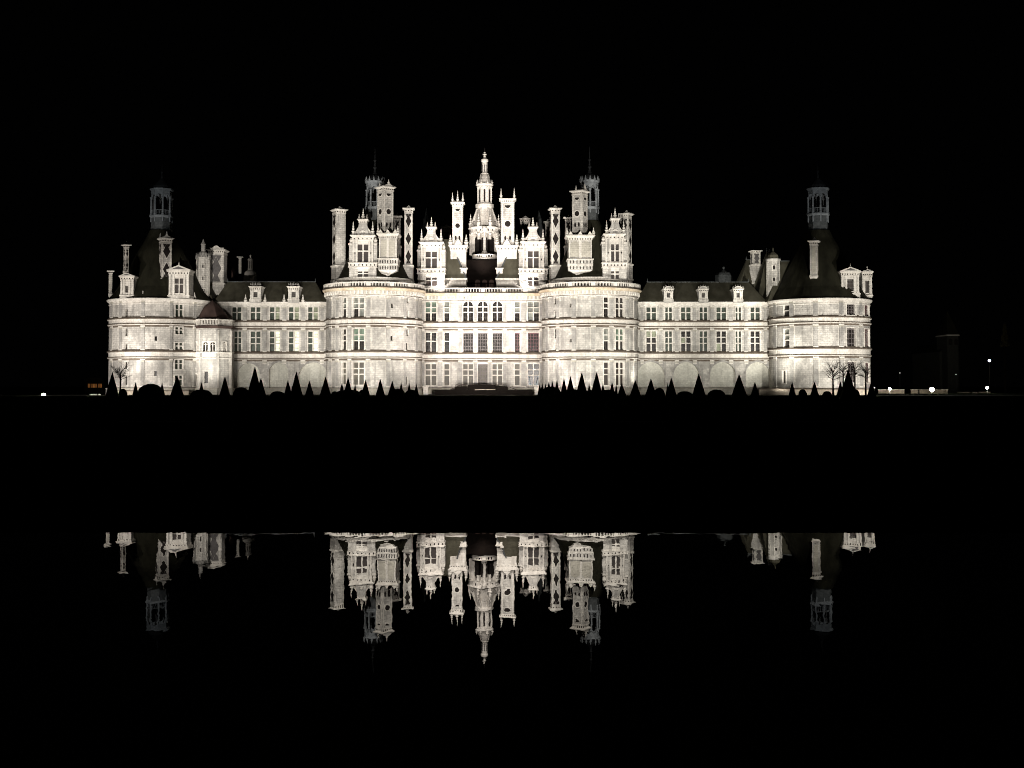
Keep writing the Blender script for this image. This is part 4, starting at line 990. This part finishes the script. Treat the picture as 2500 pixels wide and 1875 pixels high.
for a, b, Y, h in ((1853, 2118, -13, 1.05), (285, 462, -12.5, .75), (1320, 1345, -11, .6)):
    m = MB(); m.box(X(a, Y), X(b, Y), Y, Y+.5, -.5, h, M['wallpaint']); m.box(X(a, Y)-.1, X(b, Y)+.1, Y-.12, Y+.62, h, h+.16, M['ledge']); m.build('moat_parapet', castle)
# ---- entrance platform before the keep
m = MB(); Y = -2.
x0, x1 = X(1060, Y, 955), X(1300, Y, 955)
m.box(x0, x1, Y, 4.6, -1, .95, M['darkstep'])
for k in range(5): m.box(X(1125, Y), X(1235, Y), Y-.35*(k+1), Y-.35*k, -1, .8-.17*k, M['darkstep'])
m.box(X(1110, Y), X(1140, Y), Y-.4, Y, -1, 1.6, M['darkstep']); m.box(X(1212, Y), X(1240, Y), Y-.4, Y, -1, 1.6, M['darkstep'])
for s_, a, b in ((-1, 1125, 1098), (1, 1232, 1262)):
    m.tube((X(a, Y), Y, 2.0), (X(b, Y), Y, .9), .06, .06, 5, M['iron'])
m.box(X(1142, Y), X(1210, Y), Y+.5, Y+.6, .95, 1.95, M['darkstep']); m.box(X(1160, Y), X(1210, Y), Y-.1, Y, .96, 1.1, M['wallpaint'])
for k in range(9): m.box(X(1112+15*k, Y)-.04, X(1112+15*k, Y)+.04, Y+.7, Y+.78, .95, 2.0, M['iron'])
m.tube((X(1112, Y), Y+.74, 2.0), (X(1232, Y), Y+.74, 2.0), .05, .05, 5, M['iron'])
m.build('entrance_steps', castle, 'dark stepped platform at the foot of the keep')
for px, h in ((1034, 1.5), (1305, 1.3)):
    x = X(px, -4); m = MB(); m.box(x, x+.9, -4, -3.2, -.5, h, M['trim']); m.box(x-.15, x+1.05, -4.15, -3.05, h, h+.15, M['trim']); m.build('gate_pier', castle)

# ------------------------------------------------------------- the setting
WZ = -2.7; YF = CAM[1]+58.8; YN = CAM[1]+4.0
def struct(mb, name, kind='structure', **k): return mb.build(name, None, kind=kind, **k)
def heights(x, y): return 0.0
g = MB()
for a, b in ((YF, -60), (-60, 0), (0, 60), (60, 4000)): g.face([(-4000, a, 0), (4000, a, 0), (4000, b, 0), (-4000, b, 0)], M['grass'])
N = 240
rr = random.Random(5)
for i in range(N):
    xa, xb = -300+600*i/N, -300+600*(i+1)/N
    e = [.25*sin(x*.11)+.12*sin(x*.37+1) for x in (xa, xb)]
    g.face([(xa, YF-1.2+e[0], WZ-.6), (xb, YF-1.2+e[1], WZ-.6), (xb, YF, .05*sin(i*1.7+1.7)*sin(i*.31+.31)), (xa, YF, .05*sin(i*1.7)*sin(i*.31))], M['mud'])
for a, b in ((-4000, -300), (300, 4000)): g.face([(a, YF-1.2, WZ-.6), (b, YF-1.2, WZ-.6), (b, YF, 0), (a, YF, 0)], M['mud'])
g.face([(-4000, YN, WZ-.6), (-4000, YN-.6, -.02), (4000, YN-.6, -.02), (4000, YN, WZ-.6)], M['mud'])
g.face([(-4000, -3000, -.02), (4000, -3000, -.02), (4000, YN-.6, -.02), (-4000, YN-.6, -.02)], M['grass'])
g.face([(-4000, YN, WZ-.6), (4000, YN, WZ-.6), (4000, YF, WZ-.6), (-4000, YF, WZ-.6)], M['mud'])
struct(g, 'ground')
g = MB(); g.face([(-110, -24, .006), (110, -24, .006), (110, -9, .006), (-110, -9, .006)], M['gravel']); struct(g, 'forecourt_path')
mw, n, l, b = nt('canal_water')
b.inputs['Base Color'].default_value = (.002, .003, .003, 1); b.inputs['Roughness'].default_value = .0
b.inputs['IOR'].default_value = 1.42; b.inputs['Specular IOR Level'].default_value = .5
bp = n.new('ShaderNodeBump'); bp.inputs['Strength'].default_value = .02; bp.inputs['Distance'].default_value = .1
l.new(noise(n, l, .9, 3, (1, .35, 1)), bp.inputs['Height']); l.new(bp.outputs[0], b.inputs['Normal'])
g = MB(); g.face([(-4000, YN-.2, WZ), (4000, YN-.2, WZ), (4000, YF-.3, WZ), (-4000, YF-.3, WZ)], mw); struct(g, 'canal_water')

# topiary -------------------------------------------------------------------
def yew_mesh(prof, seed, jit, seg=22, name='leaves'):
    r = random.Random(seed); m = MB(); rings = []
    n = len(prof)
    for i, (R, z) in enumerate(prof):
        rings.append([((R+(r.uniform(-jit, jit) if R > .01 else 0))*sin(2*pi*k/seg), -(R+(r.uniform(-jit, jit) if R > .01 else 0))*cos(2*pi*k/seg), z+(r.uniform(-jit, jit)*.4 if 0 < i < n-1 else 0)) for k in range(seg)])
    for i in range(n-1):
        for k in range(seg):
            j = (k+1) % seg; m.face([rings[i][k], rings[i][j], rings[i+1][j], rings[i+1][k]], M['yew'])
    for q in range(500):   # leaf tufts
        i = r.randrange(n-1); t = r.random(); R = prof[i][0]*(1-t)+prof[i+1][0]*t; z = prof[i][1]*(1-t)+prof[i+1][1]*t
        a = r.uniform(0, 2*pi); s = jit*1.6; c = (R*sin(a), -R*cos(a), z)
        p = [tuple(c[u]+r.uniform(-s, s)*(1 if u < 2 else .6) for u in range(3)) for _ in range(3)]; m.face(p, M['yew'])
    return m
cone_m = [yew_mesh([(.86, 0), (1, .04), (.9, .14), (.79, .25), (.67, .37), (.54, .5), (.40, .64), (.26, .78), (.13, .9), (.05, .97), (.0, 1.0)], 11+i, .028) for i in range(4)]
dome_m = [yew_mesh([(.9, 0), (1, .15), (.98, .35), (.9, .55), (.76, .74), (.55, .89), (.28, .98), (0, 1.0)], 31+i, .035) for i in range(3)]
def place(protos, idx, name, x, y, r, h, label, cat, group):
    o = protos[idx]
    o = o.copy(); COL.objects.link(o); o.name = name
    o.location = (x, y, -.02); o.scale = (r, r, h)
    o.rotation_euler = (0, 0, (x*7.3) % 6.28)
    for k, v in (('label', label), ('category', cat), ('group', group)): o[k] = v
cp = [m.build('topiary_cone') for m in cone_m]; dp = [m.build('topiary_dome') for m in dome_m]
for o in cp+dp: COL.objects.unlink(o)
CONES = [  # px, peak y, half width px at the foot, depth, label
 (274, 909, 14, -62, 'dark clipped yew cone in front of the outer edge of the left corner tower'),
 (331, 934, 7.5, -48, 'slim dark yew cone left of the big leafy dome by the left corner tower'),
 (395.6, 934, 7, -48, 'slim dark yew cone right of the big leafy dome by the left corner tower'),
 (432.5, 917, 15, -66, 'broad dark yew cone below the paired windows of the left corner tower'),
 (492, 934, 7, -46, 'small dark yew cone rising behind the low dome before the oratory'),
 (549, 920, 12, -58, 'dark yew cone before the corner of the oratory and left wing'),
 (622, 897, 17, -72, 'tallest dark yew cone, standing before the left wing'),
 (637, 923, 12, -60, 'dark yew cone overlapping the right side of the tallest cone'),
 (703, 928, 9, -50, 'slim dark yew cone beside the middle arch of the left wing'),
 (723.5, 908, 14, -68, 'tall dark yew cone between the middle and right arches of the left wing'),
 (755.5, 930, 10, -50, 'small dark yew cone in front of the broad right arch of the left wing'),
 (794.7, 921, 13, -60, 'dark yew cone where the left wing meets the keep tower'),
 (834.6, 935, 7, -44, 'small yew cone left of two others before the left keep tower windows'),
 (849.8, 921, 10, -56, 'taller yew cone below the window pair of the left keep tower'),
 (867, 936, 5, -44, 'tiny yew cone below the wide window of the left keep tower'),
 (892.5, 927.6, 10, -54, 'yew cone just right of the wide window of the left keep tower'),
 (928.5, 925.6, 10.5, -56, 'yew cone below the middle blank panel of the left keep tower'),
 (957.6, 930, 10, -52, 'first and largest of the row of four yew cones at the left keep tower'),
 (979.5, 933.6, 6, -46, 'second of the row of four shrinking yew cones at the left keep tower'),
 (999, 933.6, 5.5, -44, 'third of the row of four shrinking yew cones at the left keep tower'),
 (1016.5, 936, 6, -42, 'last small yew cone left of the flat keep wall'),
 (1317.5, 935, 5, -40, 'first small yew cone right of the keep wall'),
 (1323.8, 934, 5, -41, 'second small yew cone right of the flat keep wall'),
 (1331.5, 936, 5, -42, 'third and shortest yew cone right of the flat keep wall'),
 (1340, 931, 6, -44, 'fourth yew cone right of the flat keep wall'),
 (1348.5, 930, 6, -46, 'fifth yew cone right of the flat keep wall'),
 (1359.8, 927.6, 7, -48, 'sixth yew cone right of the flat keep wall'),
 (1376.8, 923.5, 8.5, -52, 'seventh yew cone right of the flat keep wall'),
 (1392.8, 918.6, 10.5, -56, 'eighth yew cone from the flat keep wall, next to the bright gap'),
 (1420.3, 910, 13.5, -66, 'left one of the two tall yew cones before the right keep tower'),
 (1438.3, 936, 5, -42, 'tiny yew cone between the tall pair before the right keep tower'),
 (1456.5, 909, 14, -68, 'tall broad yew cone, right one of the pair before the right keep tower'),
 (1472, 935, 5.5, -42, 'tiny yew cone touching the right side of the tall pair'),
 (1494.4, 933.6, 7.5, -46, 'small yew cone between the two window columns of the right keep tower'),
 (1504.5, 938, 4, -42, 'shortest yew cone before the wide window of the right keep tower'),
 (1518, 936, 10, -48, 'yew cone below the right edge of the wide window of the right keep tower'),
 (1551, 929, 12.5, -58, 'yew cone where the right keep tower meets the right wing'),
 (1589, 925, 13, -60, 'yew cone in front of the first arch of the right wing'),
 (1630, 935, 5, -44, 'slim yew cone leaning on a taller one at the second arch'),
 (1639, 922.5, 12, -60, 'yew cone between the first and second arches of the right wing'),
 (1706, 913, 15, -68, 'tall yew cone between the second and third arches of the right wing'),
 (1804.5, 915, 17.5, -68, 'broad yew cone between the third and fourth arches of the right wing'),
 (1843, 933, 10, -50, 'small yew cone in front of the fourth arch of the right wing'),
 (1934, 932, 8.5, -52, 'yew cone left of the low ball bush by the right corner tower'),
 (1988.6, 932, 10, -54, 'yew cone between the two low bushes by the right corner tower'),
 (2052, 931, 9, -52, 'yew cone on the left flank of the biggest cone by the right corner tower'),
 (2070.7, 903, 18, -76, 'biggest yew cone, among bare trees by the right corner tower'),
 (2127.7, 930, 9.5, -54, 'yew cone at the outer edge of the right corner tower')]
for i, (px, py, hw, Y, lb) in enumerate(CONES):
    Y -= 13
    h = Z(py, Y); s = (Y-CAM[1])/F; k = h/((968-py)*s)
    place(cp, i % 4, 'topiary_cone', X(px, Y, 940), Y, hw*s*1.2, h, lb, 'topiary', 'clipped yew cones of the garden')
DOMES = [(300, 949, 11, -46, 'low dark bush at the foot of the left bare tree'), (368, 937, 31, -50, 'biggest rounded leafy dome, before the left corner tower'),
 (492, 951, 27, -56, 'wide low clipped dome in front of the oratory'), (589, 945, 20, -50, 'rounded bush left of the tallest cone, at the left wing'),
 (678, 955, 19, -46, 'low rounded bush before the middle arch of the left wing'), (817, 955, 9, -42, 'low bush beside the left edge of the left keep tower'),
 (850, 951, 34, -44, 'wide low bush below the windows of the left keep tower'), (885, 951, 10, -43, 'small round bush between two cones at the left keep tower'), (972, 949, 18, -40, 'low bush among the row of four cones at the left keep tower'),
 (1004, 951, 16, -39, 'low bush near the left end of the flat keep wall'), (1345, 944, 26, -39, 'low hedge mound behind the small cones right of the keep wall'), (1395, 949, 22, -39, 'low hedge mound before the slit windows of the right keep tower'),
 (1485, 951, 22, -40, 'low mound below the narrow windows of the right keep tower'), (1447, 951, 26, -38, 'low mound behind the tall pair of cones'), 
 (1609.5, 947, 14, -48, 'rounded dome between two cones at the first arch of the right wing'), (1749, 951, 22, -54, 'smooth clipped dome in front of the third arch of the right wing'),
 (1959.5, 950, 10.5, -56, 'ball-shaped clipped bush before the right corner tower'), (2019, 954.6, 12.5, -56, 'low clipped ball left of the first right-hand bare tree'), (2090, 951, 9, -52, 'bush right of the biggest cone'),
 (1671.5, 955, 20, -46, 'loose ragged bush before the second arch of the right wing')]
for i, (px, py, hw, Y, lb) in enumerate(DOMES):
    Y -= 13
    s = (Y-CAM[1])/F; place(dp, i % 3, 'topiary_dome', X(px, Y, 950), Y, hw*s, Z(py, Y), lb, 'bush', 'rounded bushes of the garden')

# bare trees ----------------------------------------------------------------
def bare_tree(px, Y, ytop, ycrown, halfw, seed, label, fan=False):
    Y -= 17
    s = (Y-CAM[1])/F; x = X(px, Y, 930); r = random.Random(seed); zt, zc = Z(ytop, Y), Z(ycrown, Y); W = halfw*s
    t = empty('bare_tree', (x, Y, 0), label, 'tree', 'bare winter trees'); tr = MB(); cr = MB()
    tr.tube((0, 0, -.1), (0, 0, zc*.55), .17, .14, 8, M['bark']); tr.tube((0, 0, zc*.55), (0, 0, zc+(zt-zc)*.35), .14, .07, 8, M['bark'])
    def grow(p, d, L, rad, lvl):
        q = p
        for _ in range(3):
            d = [d[i]+r.uniform(-.16, .16) for i in range(3)]; k = sqrt(sum(c*c for c in d)); d = [c/k for c in d]
            n_ = tuple(q[i]+d[i]*L/3 for i in range(3)); cr.tube(q, n_, rad, rad*.8, 4, M['bark']); q = n_; rad *= .8
            if lvl > 0:
                for _ in range(2):
                    e = [d[i]+r.uniform(-.75, .75) for i in range(3)]; e[2] = abs(e[2])*.8+.15; k = sqrt(sum(c*c for c in e)); grow(q, [c/k for c in e], L*.6, rad*.62, lvl-1)
    for j in range(15):
        a = 2.4*j; h = zc*.95+(zt-zc)*.4*(j/15); up = .35+1.2*(j/15) if fan else r.uniform(.3, 1.5)
        d = [cos(a), sin(a)*.9, up]; k = sqrt(sum(c*c for c in d)); d = [c/k for c in d]
        L = min(W/max(abs(d[0])+abs(d[1]), .35)*.8, (zt-h)*1.0/max(d[2], .3))*.80
        grow((0, 0, h), d, L, .05, 2)
    tr.build('trunk', t); cr.build('branches', t)
bare_tree(294, -38, 877, 926, 25, 3, 'bare tree before the left corner tower, beside a yew cone')
bare_tree(2033.6, -38, 872, 925, 27, 4, 'leftmost bare tree before the right corner tower, fan-shaped', True)
bare_tree(2058.6, -34, 860, 920, 18, 5, 'bare tree just left of the biggest yew cone', True)
bare_tree(2087, -32, 862, 918, 20, 6, 'bare tree rising behind the biggest yew cone', True)
bare_tree(2113.5, -38, 872, 922, 20, 8, 'rightmost bare tree before the edge of the right corner tower')

# village to the right and left ----------------------------------------------
def lamp(px, py, Y, label, power, r=.22, col=(1, .93, .78), es=30):
    x = X(px, Y, py); z = Z(py, Y); t = empty('street_lamp', (x, Y, 0), label, 'street lamp', 'lit lamps away from the castle'); p = MB(); hgt = z
    if hgt > .6: p.lathe(0, 0, [(.12, -.1), (.12, .5), (.06, .6), (.05, hgt-r*1.1), (.18, hgt-r), (0, hgt-r+.01)], 8, M['metal'])
    else: p.lathe(0, 0, [(.25, -.1), (.25, .1), (.1, .15), (.08, max(hgt-r, .16)), (0, max(hgt-r, .17))], 8, M['metal'])
    p.build('post', t); k = 'lamp_glow_%g' % (es*100+col[2]*10)
    mt = bpy.data.materials.get(k) or emit(k, col, es)
    h = MB(); h.lathe(0, 0, [(.0, hgt-r), (r*.8, hgt-r*.6), (r, hgt), (r*.8, hgt+r*.6), (0, hgt+r)], 10, mt); h.build('lamp_head', t)
    if power:
        L = bpy.data.lights.new('lamp_light', 'POINT'); L.energy = power; L.color = col; L.shadow_soft_size = .3
        o = bpy.data.objects.new('lamp_light', L); COL.objects.link(o); o.location = (x, Y-.6, z+.15)
lamp(2172, 949.5, 30, 'lit lamp nearest the right corner tower', 1800, .32)
lamp(2275, 951, 24, 'brightest lamp, in front of the low wall at the right', 6000, .52)
lamp(2410, 947, 40, 'lit lamp near the far right end of the low wall', 900, .34)
lamp(2415.5, 880.5, 60, 'high bluish lamp at the far right above the others', 0, .36, (.62, .66, 1.0), 6)
lamp(2334, 914, 70, 'faint pinpoint lamp below the church', 0, .12, (1, .95, .85), 1.5)
lamp(2197, 910.5, 70, 'faint pinpoint lamp midway between castle and church', 0, .12, (1, .95, .85), 1.2)
lamp(2135, 946.5, 20, 'small dim lamp at the foot of the right corner tower', 0, .16, (1, .95, .85), .8)
lamp(106.5, 964.5, -20, 'bright lamp low in the grass at the far left', 60, .36)
lamp(1, 965, -20, 'lamp cut by the left edge of the picture', 0, .16, (1, .95, .7), 4)
m = MB(); Y = 36
for a, b in ((2143, 2206), (2224, 2240), (2244, 2306), (2308, 2312)): m.box(X(a, Y), X(b, Y), Y, Y+.5, -.1, Z(952, Y), M['wallpaint']); m.box(X(a, Y)-.1, X(b, Y)+.1, Y-.1, Y+.6, Z(952, Y), Z(952, Y)+.12, M['trim'])
m.build('garden_wall', None, 'low pale wall lit by the brightest lamp right of the castle', 'wall')
m = MB(); Y = 52
for a, b in ((2336, 2367), (2372, 2384), (2388, 2416)): m.box(X(a, Y), X(b, Y), Y, Y+.5, -.1, Z(956.5, Y), M['wallpaint'])
m.box(X(2336, Y), X(2416, Y), Y+.1, Y+.4, -.1, Z(960, Y), M['wallpaint']); m.build('boundary_wall', None, 'dim far wall below the bluish lamp', 'wall')
M['dimstone'] = plain('dim_church_stone', (.05, .05, .042), .95)  # stone darkened in its colour to keep the church dim
# church
Y = 75; t = empty('church', (X(2320, Y), Y, 0), 'barely lit village church with a pointed spire far right of the castle', 'church')
def loc(mb): mb.T = (-X(2320, Y), -Y, 0, 0); return mb
m = loc(MB()); a, b = X(2313, Y, 850), X(2340, Y, 850); m.box(a, b, Y, Y+8, 0, Z(818, Y), M['dimstone']); m.box(a-.25, b+.25, Y-.25, Y+8.2, Z(820, Y), Z(817, Y), M['trim']); m.build('bell_tower', t)
m = loc(MB()); m.frus(a-.2, b+.2, Y-.2, Y+8, Z(817, Y), (a+b)/2-.05, (a+b)/2+.05, Y+4, Y+4.1, Z(758, Y), M['shade_slate']); m.build('spire', t)
m = loc(MB()); m.box(X(2306, Y), X(2356, Y), Y+4, Y+26, 0, Z(858, Y), M['dimstone']); m.prism([(X(2305, Y), Z(858, Y)), (X(2357, Y), Z(858, Y)), (X(2331, Y), Z(836, Y))], Y+3.8, Y+26.2, M['shade_slate']); m.build('nave', t)
for px in (2320, 2334):
    m = loc(MB()); c = X(px, Y); m.prism([(c-.5, Z(842, Y)), (c+.5, Z(842, Y)), (c+.5, Z(830, Y)), (c, Z(826, Y)), (c-.5, Z(830, Y))], Y-.05, Y+.1, M['inlay']); m.build('belfry_opening', t)
L = bpy.data.lights.new('church_lamp', 'SPOT'); L.energy = 150; L.spot_size = .9; L.spot_blend = 1; L.color = (.85, .95, .8); o = bpy.data.objects.new('church_lamp', L); COL.objects.link(o)
o.location = (X(2325, 50), 50, 1); o.rotation_euler = (math.radians(120), 0, 0)
# conifer
def conifer(px, Y, yt, yb, hw):
    s = (Y-CAM[1])/F; x = X(px, Y, 820); t = empty('cypress_tree', (x, Y, 0), 'dimly lit pointed evergreen at the far right', 'tree'); z1 = Z(yt, Y); z0 = Z(yb, Y); r = random.Random(9)
    m = MB(); m.tube((0, 0, 0), (0, 0, z0+1), .3, .2, 8, M['shade_black']); m.build('trunk', t); m = MB(); W = hw*s  # trunk painted black in place of shade
    for i in range(2200):
        h = r.random(); zz = z0+(z1-z0)*h; R = W*(1-h)**.85*r.uniform(.5, 1.05)*(1+.2*sin(h*20)); a = r.uniform(0, 2*pi); c = (R*cos(a), R*sin(a), zz)
        m.face([tuple(c[u]+r.uniform(-.28, .28) for u in range(3)) for _ in range(3)], M['conifer'])
    m.build('crown', t)
M['conifer'] = plain('conifer_needles', (.07, .055, .02), .9, (.03, .03, .015), 3, .1)
conifer(2453, 62, 792, 845, 9)
L = bpy.data.lights.new('tree_glow', 'SPOT'); L.energy = 9000; L.spot_size = .5; L.spot_blend = 1; L.color = (1, .75, .4); o = bpy.data.objects.new('tree_glow', L); COL.objects.link(o)
o.location = (X(2453, 45), 44, 1.0); o.rotation_euler = (math.radians(132), 0, 0)
# house at the left with warm windows
Y = 62; hx = X(232, Y); t = empty('house', (hx, Y, 0), 'dark low house with glowing orange windows left of the castle', 'house')
m = MB(); a, b = X(208, Y)-hx, X(256, Y)-hx; m.box(a, b, 0, 7, 0, Z(933, Y), M['shade_black']); m.build('wall', t)  # walls and roof painted black to read as unlit
m = MB(); m.prism([(a-.3, Z(933, Y)), (b+.3, Z(933, Y)), (b-1, Z(922, Y)), (a+1, Z(922, Y))], -.3, 7.3, M['shade_black']); m.build('roof', t)
for p, q in ((216.5, 222), (225, 231), (232, 237.5), (241, 244.5), (246.5, 250)):
    m = MB(); m.box(X(p, Y)-hx, X(q, Y)-hx, -.04, .1, Z(946.5, Y), Z(937, Y), M['warm']); m.box((X(p, Y)+X(q, Y))/2-hx-.05, (X(p, Y)+X(q, Y))/2-hx+.05, -.08, 0, Z(946.5, Y), Z(937, Y), M['iron']); m.build('window', t)
m = MB(); Y = -15; m.box(X(221, Y), X(238.5, Y), Y, Y+.15, -.05, Z(962, Y), M['sign']if 'sign' in M else M['ochre']); m.box(X(241, Y), X(247.5, Y), Y, Y+.15, -.05, Z(962, Y), M['ochre']); m.build('low_sign', None, 'pale low panel in the grass below the orange windows', 'panel')

# --------------------------------------------------------------- lighting
def flood(x, y, z, tx, ty, tz, power, ang, col=(1, .93, .84), blend=.8, size=.8):
    from mathutils import Vector
    L = bpy.data.lights.new('floodlight', 'SPOT'); L.energy = power; L.spot_size = math.radians(ang); L.spot_blend = blend
    L.color = col; L.shadow_soft_size = size
    o = bpy.data.objects.new('floodlight', L); COL.objects.link(o); o.location = (x, y, z)
    o.rotation_euler = (Vector((tx, ty, tz))-Vector((x, y, z))).to_track_quat('-Z', 'Y').to_euler()
W_ = (1, .95, .885); G_ = (1, .967, .89); PK = (1, .925, .875); BL = (.95, .985, 1); K = 1000
for args in (
    # corner tower left
    (-78, -41, .6, -72, 0, 12, 40*K, 62, PK, .6), (-66, -41, .6, -65, 0, 12, 36*K, 62, W_, .6), (-52, -17, .6, -54.5, -3, 9.5, 12*K, 55, G_, 1),
    (-66, -100, 1, CL, 0, 40, 90*K, 8.5, BL, .9), 
    # left wing
    (-50, -36, .6, -46, 2, 15, 25*K, 54, W_, .7), (-34, -36, .6, -37, 2, 15, 23*K, 54, W_, .7),
    # keep
    (-28, -41, .6, -24, -5, 18, 50*K, 62, W_, .6), (-16, -41, .6, -20, -5, 18, 44*K, 62, W_, .6),
    (-6, -26, .6, -5, 5, 17, 46*K, 80, PK), (6, -26, .6, 5, 5, 17, 46*K, 80, PK), (0, -12, .6, 0, 5.5, 19.5, 28*K, 70, W_, 1),
    (16, -41, .6, 20, -5, 18, 44*K, 62, W_, .6), (28, -41, .6, 24, -5, 18, 50*K, 62, G_, .6),
    # right wing
    (36, -36, .6, 38, 2, 15, 25*K, 54, G_, .7), (50, -36, .6, 49, 2, 16, 32*K, 54, G_, .7), (58, -18, .6, 57.5, 2, 13, 22*K, 60, G_, 1),
    # right corner tower
    (69, -41, .6, 69, 0, 12, 36*K, 62, G_, .6), (81, -41, .6, 75, 0, 14, 50*K, 58, W_, .6), (70, -100, 1, CR, 0, 40, 90*K, 8.5, BL, .9),
    # small uplights close to the walls
    (4.4, -.5, .5, 4.4, 5.5, 8, 1.6*K, 42, W_, 1, .2), (-4, -.5, .5, -4, 5.5, 6, .7*K, 45, W_, 1, .2), (17.5, -15, .5, 16, -7, 4, 3.5*K, 60, PK, 1, .3),
    (-69, -19, .5, -67, -9, 9.5, 8*K, 55, W_, 1, .3), (64, -20, .5, 62.5, -8, 13, 11*K, 60, G_, 1, .3), (-31, -8, .5, -32, 0, 9, 1.6*K, 60, W_, 1, .3), (31, -8, .5, 31.5, 0, 12, 2.6*K, 60, G_, 1, .3),
    # long throws on the roofs
    (-24, -105, 1, -21, 0, 34, 300*K, 19, W_, .7), (24, -105, 1, 21, 0, 34, 300*K, 19, W_, .7), (0, -105, 1, 0, 12, 38, 470*K, 17, PK, .7), (-38, -105, 1, -58, 6, 25.5, 300*K, 9, W_, .8), (42, -105, 1, 58, 6, 25.5, 260*K, 9, G_, .8),
    # terrace projectors behind the balustrades, then added unseen lamps behind the wing roofs
    (-9.5, 6.6, 21.3, -9.5, 12, 31, 3.0*K, 110, PK, 1, .2), (9.5, 6.6, 21.3, 9.5, 12, 31, 3.0*K, 110, PK, 1, .2), (0, 8.5, 21.3, 0, 22, 40, 16*K, 42, PK),
    (-9.5, 9.0, 28, -8, 11.5, 36, .6*K, 90, PK, 1, .2), (9.5, 9.0, 28, 8, 11.5, 36, .6*K, 90, PK, 1, .2),
    (-56, 13, 20, -53, 22, 28, .9*K, 110, W_, 1, .3), (-63, 6, 20.5, -59, 12, 28, .5*K, 120, W_, 1, .3), (52, 12.5, 20.5, 56, 20, 29, 3.5*K, 110, G_, 1, .3),  # unseen lamps added behind the wing roofs to light the rear roofs
): flood(*args)
for S in (SL, SR):
    for k in range(7):
        a = -1.35+.45*k; flood(S.cx+9.3*sin(a), -9.3*cos(a), 21.5, S.cx+7*sin(a), -7*cos(a), 24.5, 30, 140, W_, 1, .15
)


w = bpy.data.worlds.new('World'); scene.world = w; w.use_nodes = True
w.node_tree.nodes['Background'].inputs[0].default_value = (.0009, .0009, .0010, 1); w.node_tree.nodes['Background'].inputs[1].default_value = .3

cd = bpy.data.cameras.new('camera'); cam = bpy.data.objects.new('camera', cd); COL.objects.link(cam)
cam.location = CAM; cam.rotation_euler = (pi/2+TP, 0, 0); cd.sensor_width = 36; cd.lens = F/2500*36
cd.shift_y = -(937.5-PY0)/2500; cd.clip_end = 9000; cd.clip_start = .2
scene.camera = cam
vs = scene.view_settings; vs.view_transform = 'Standard'; vs.look = 'None'; vs.exposure = 0; vs.gamma = 1
scene.cycles.filter_width = 1.05; scene.render.engine = 'CYCLES'; scene.cycles.use_denoising = True; scene.cycles.max_bounces = 5; scene.cycles.diffuse_bounces = 2
scene.cycles.sample_clamp_indirect = 4
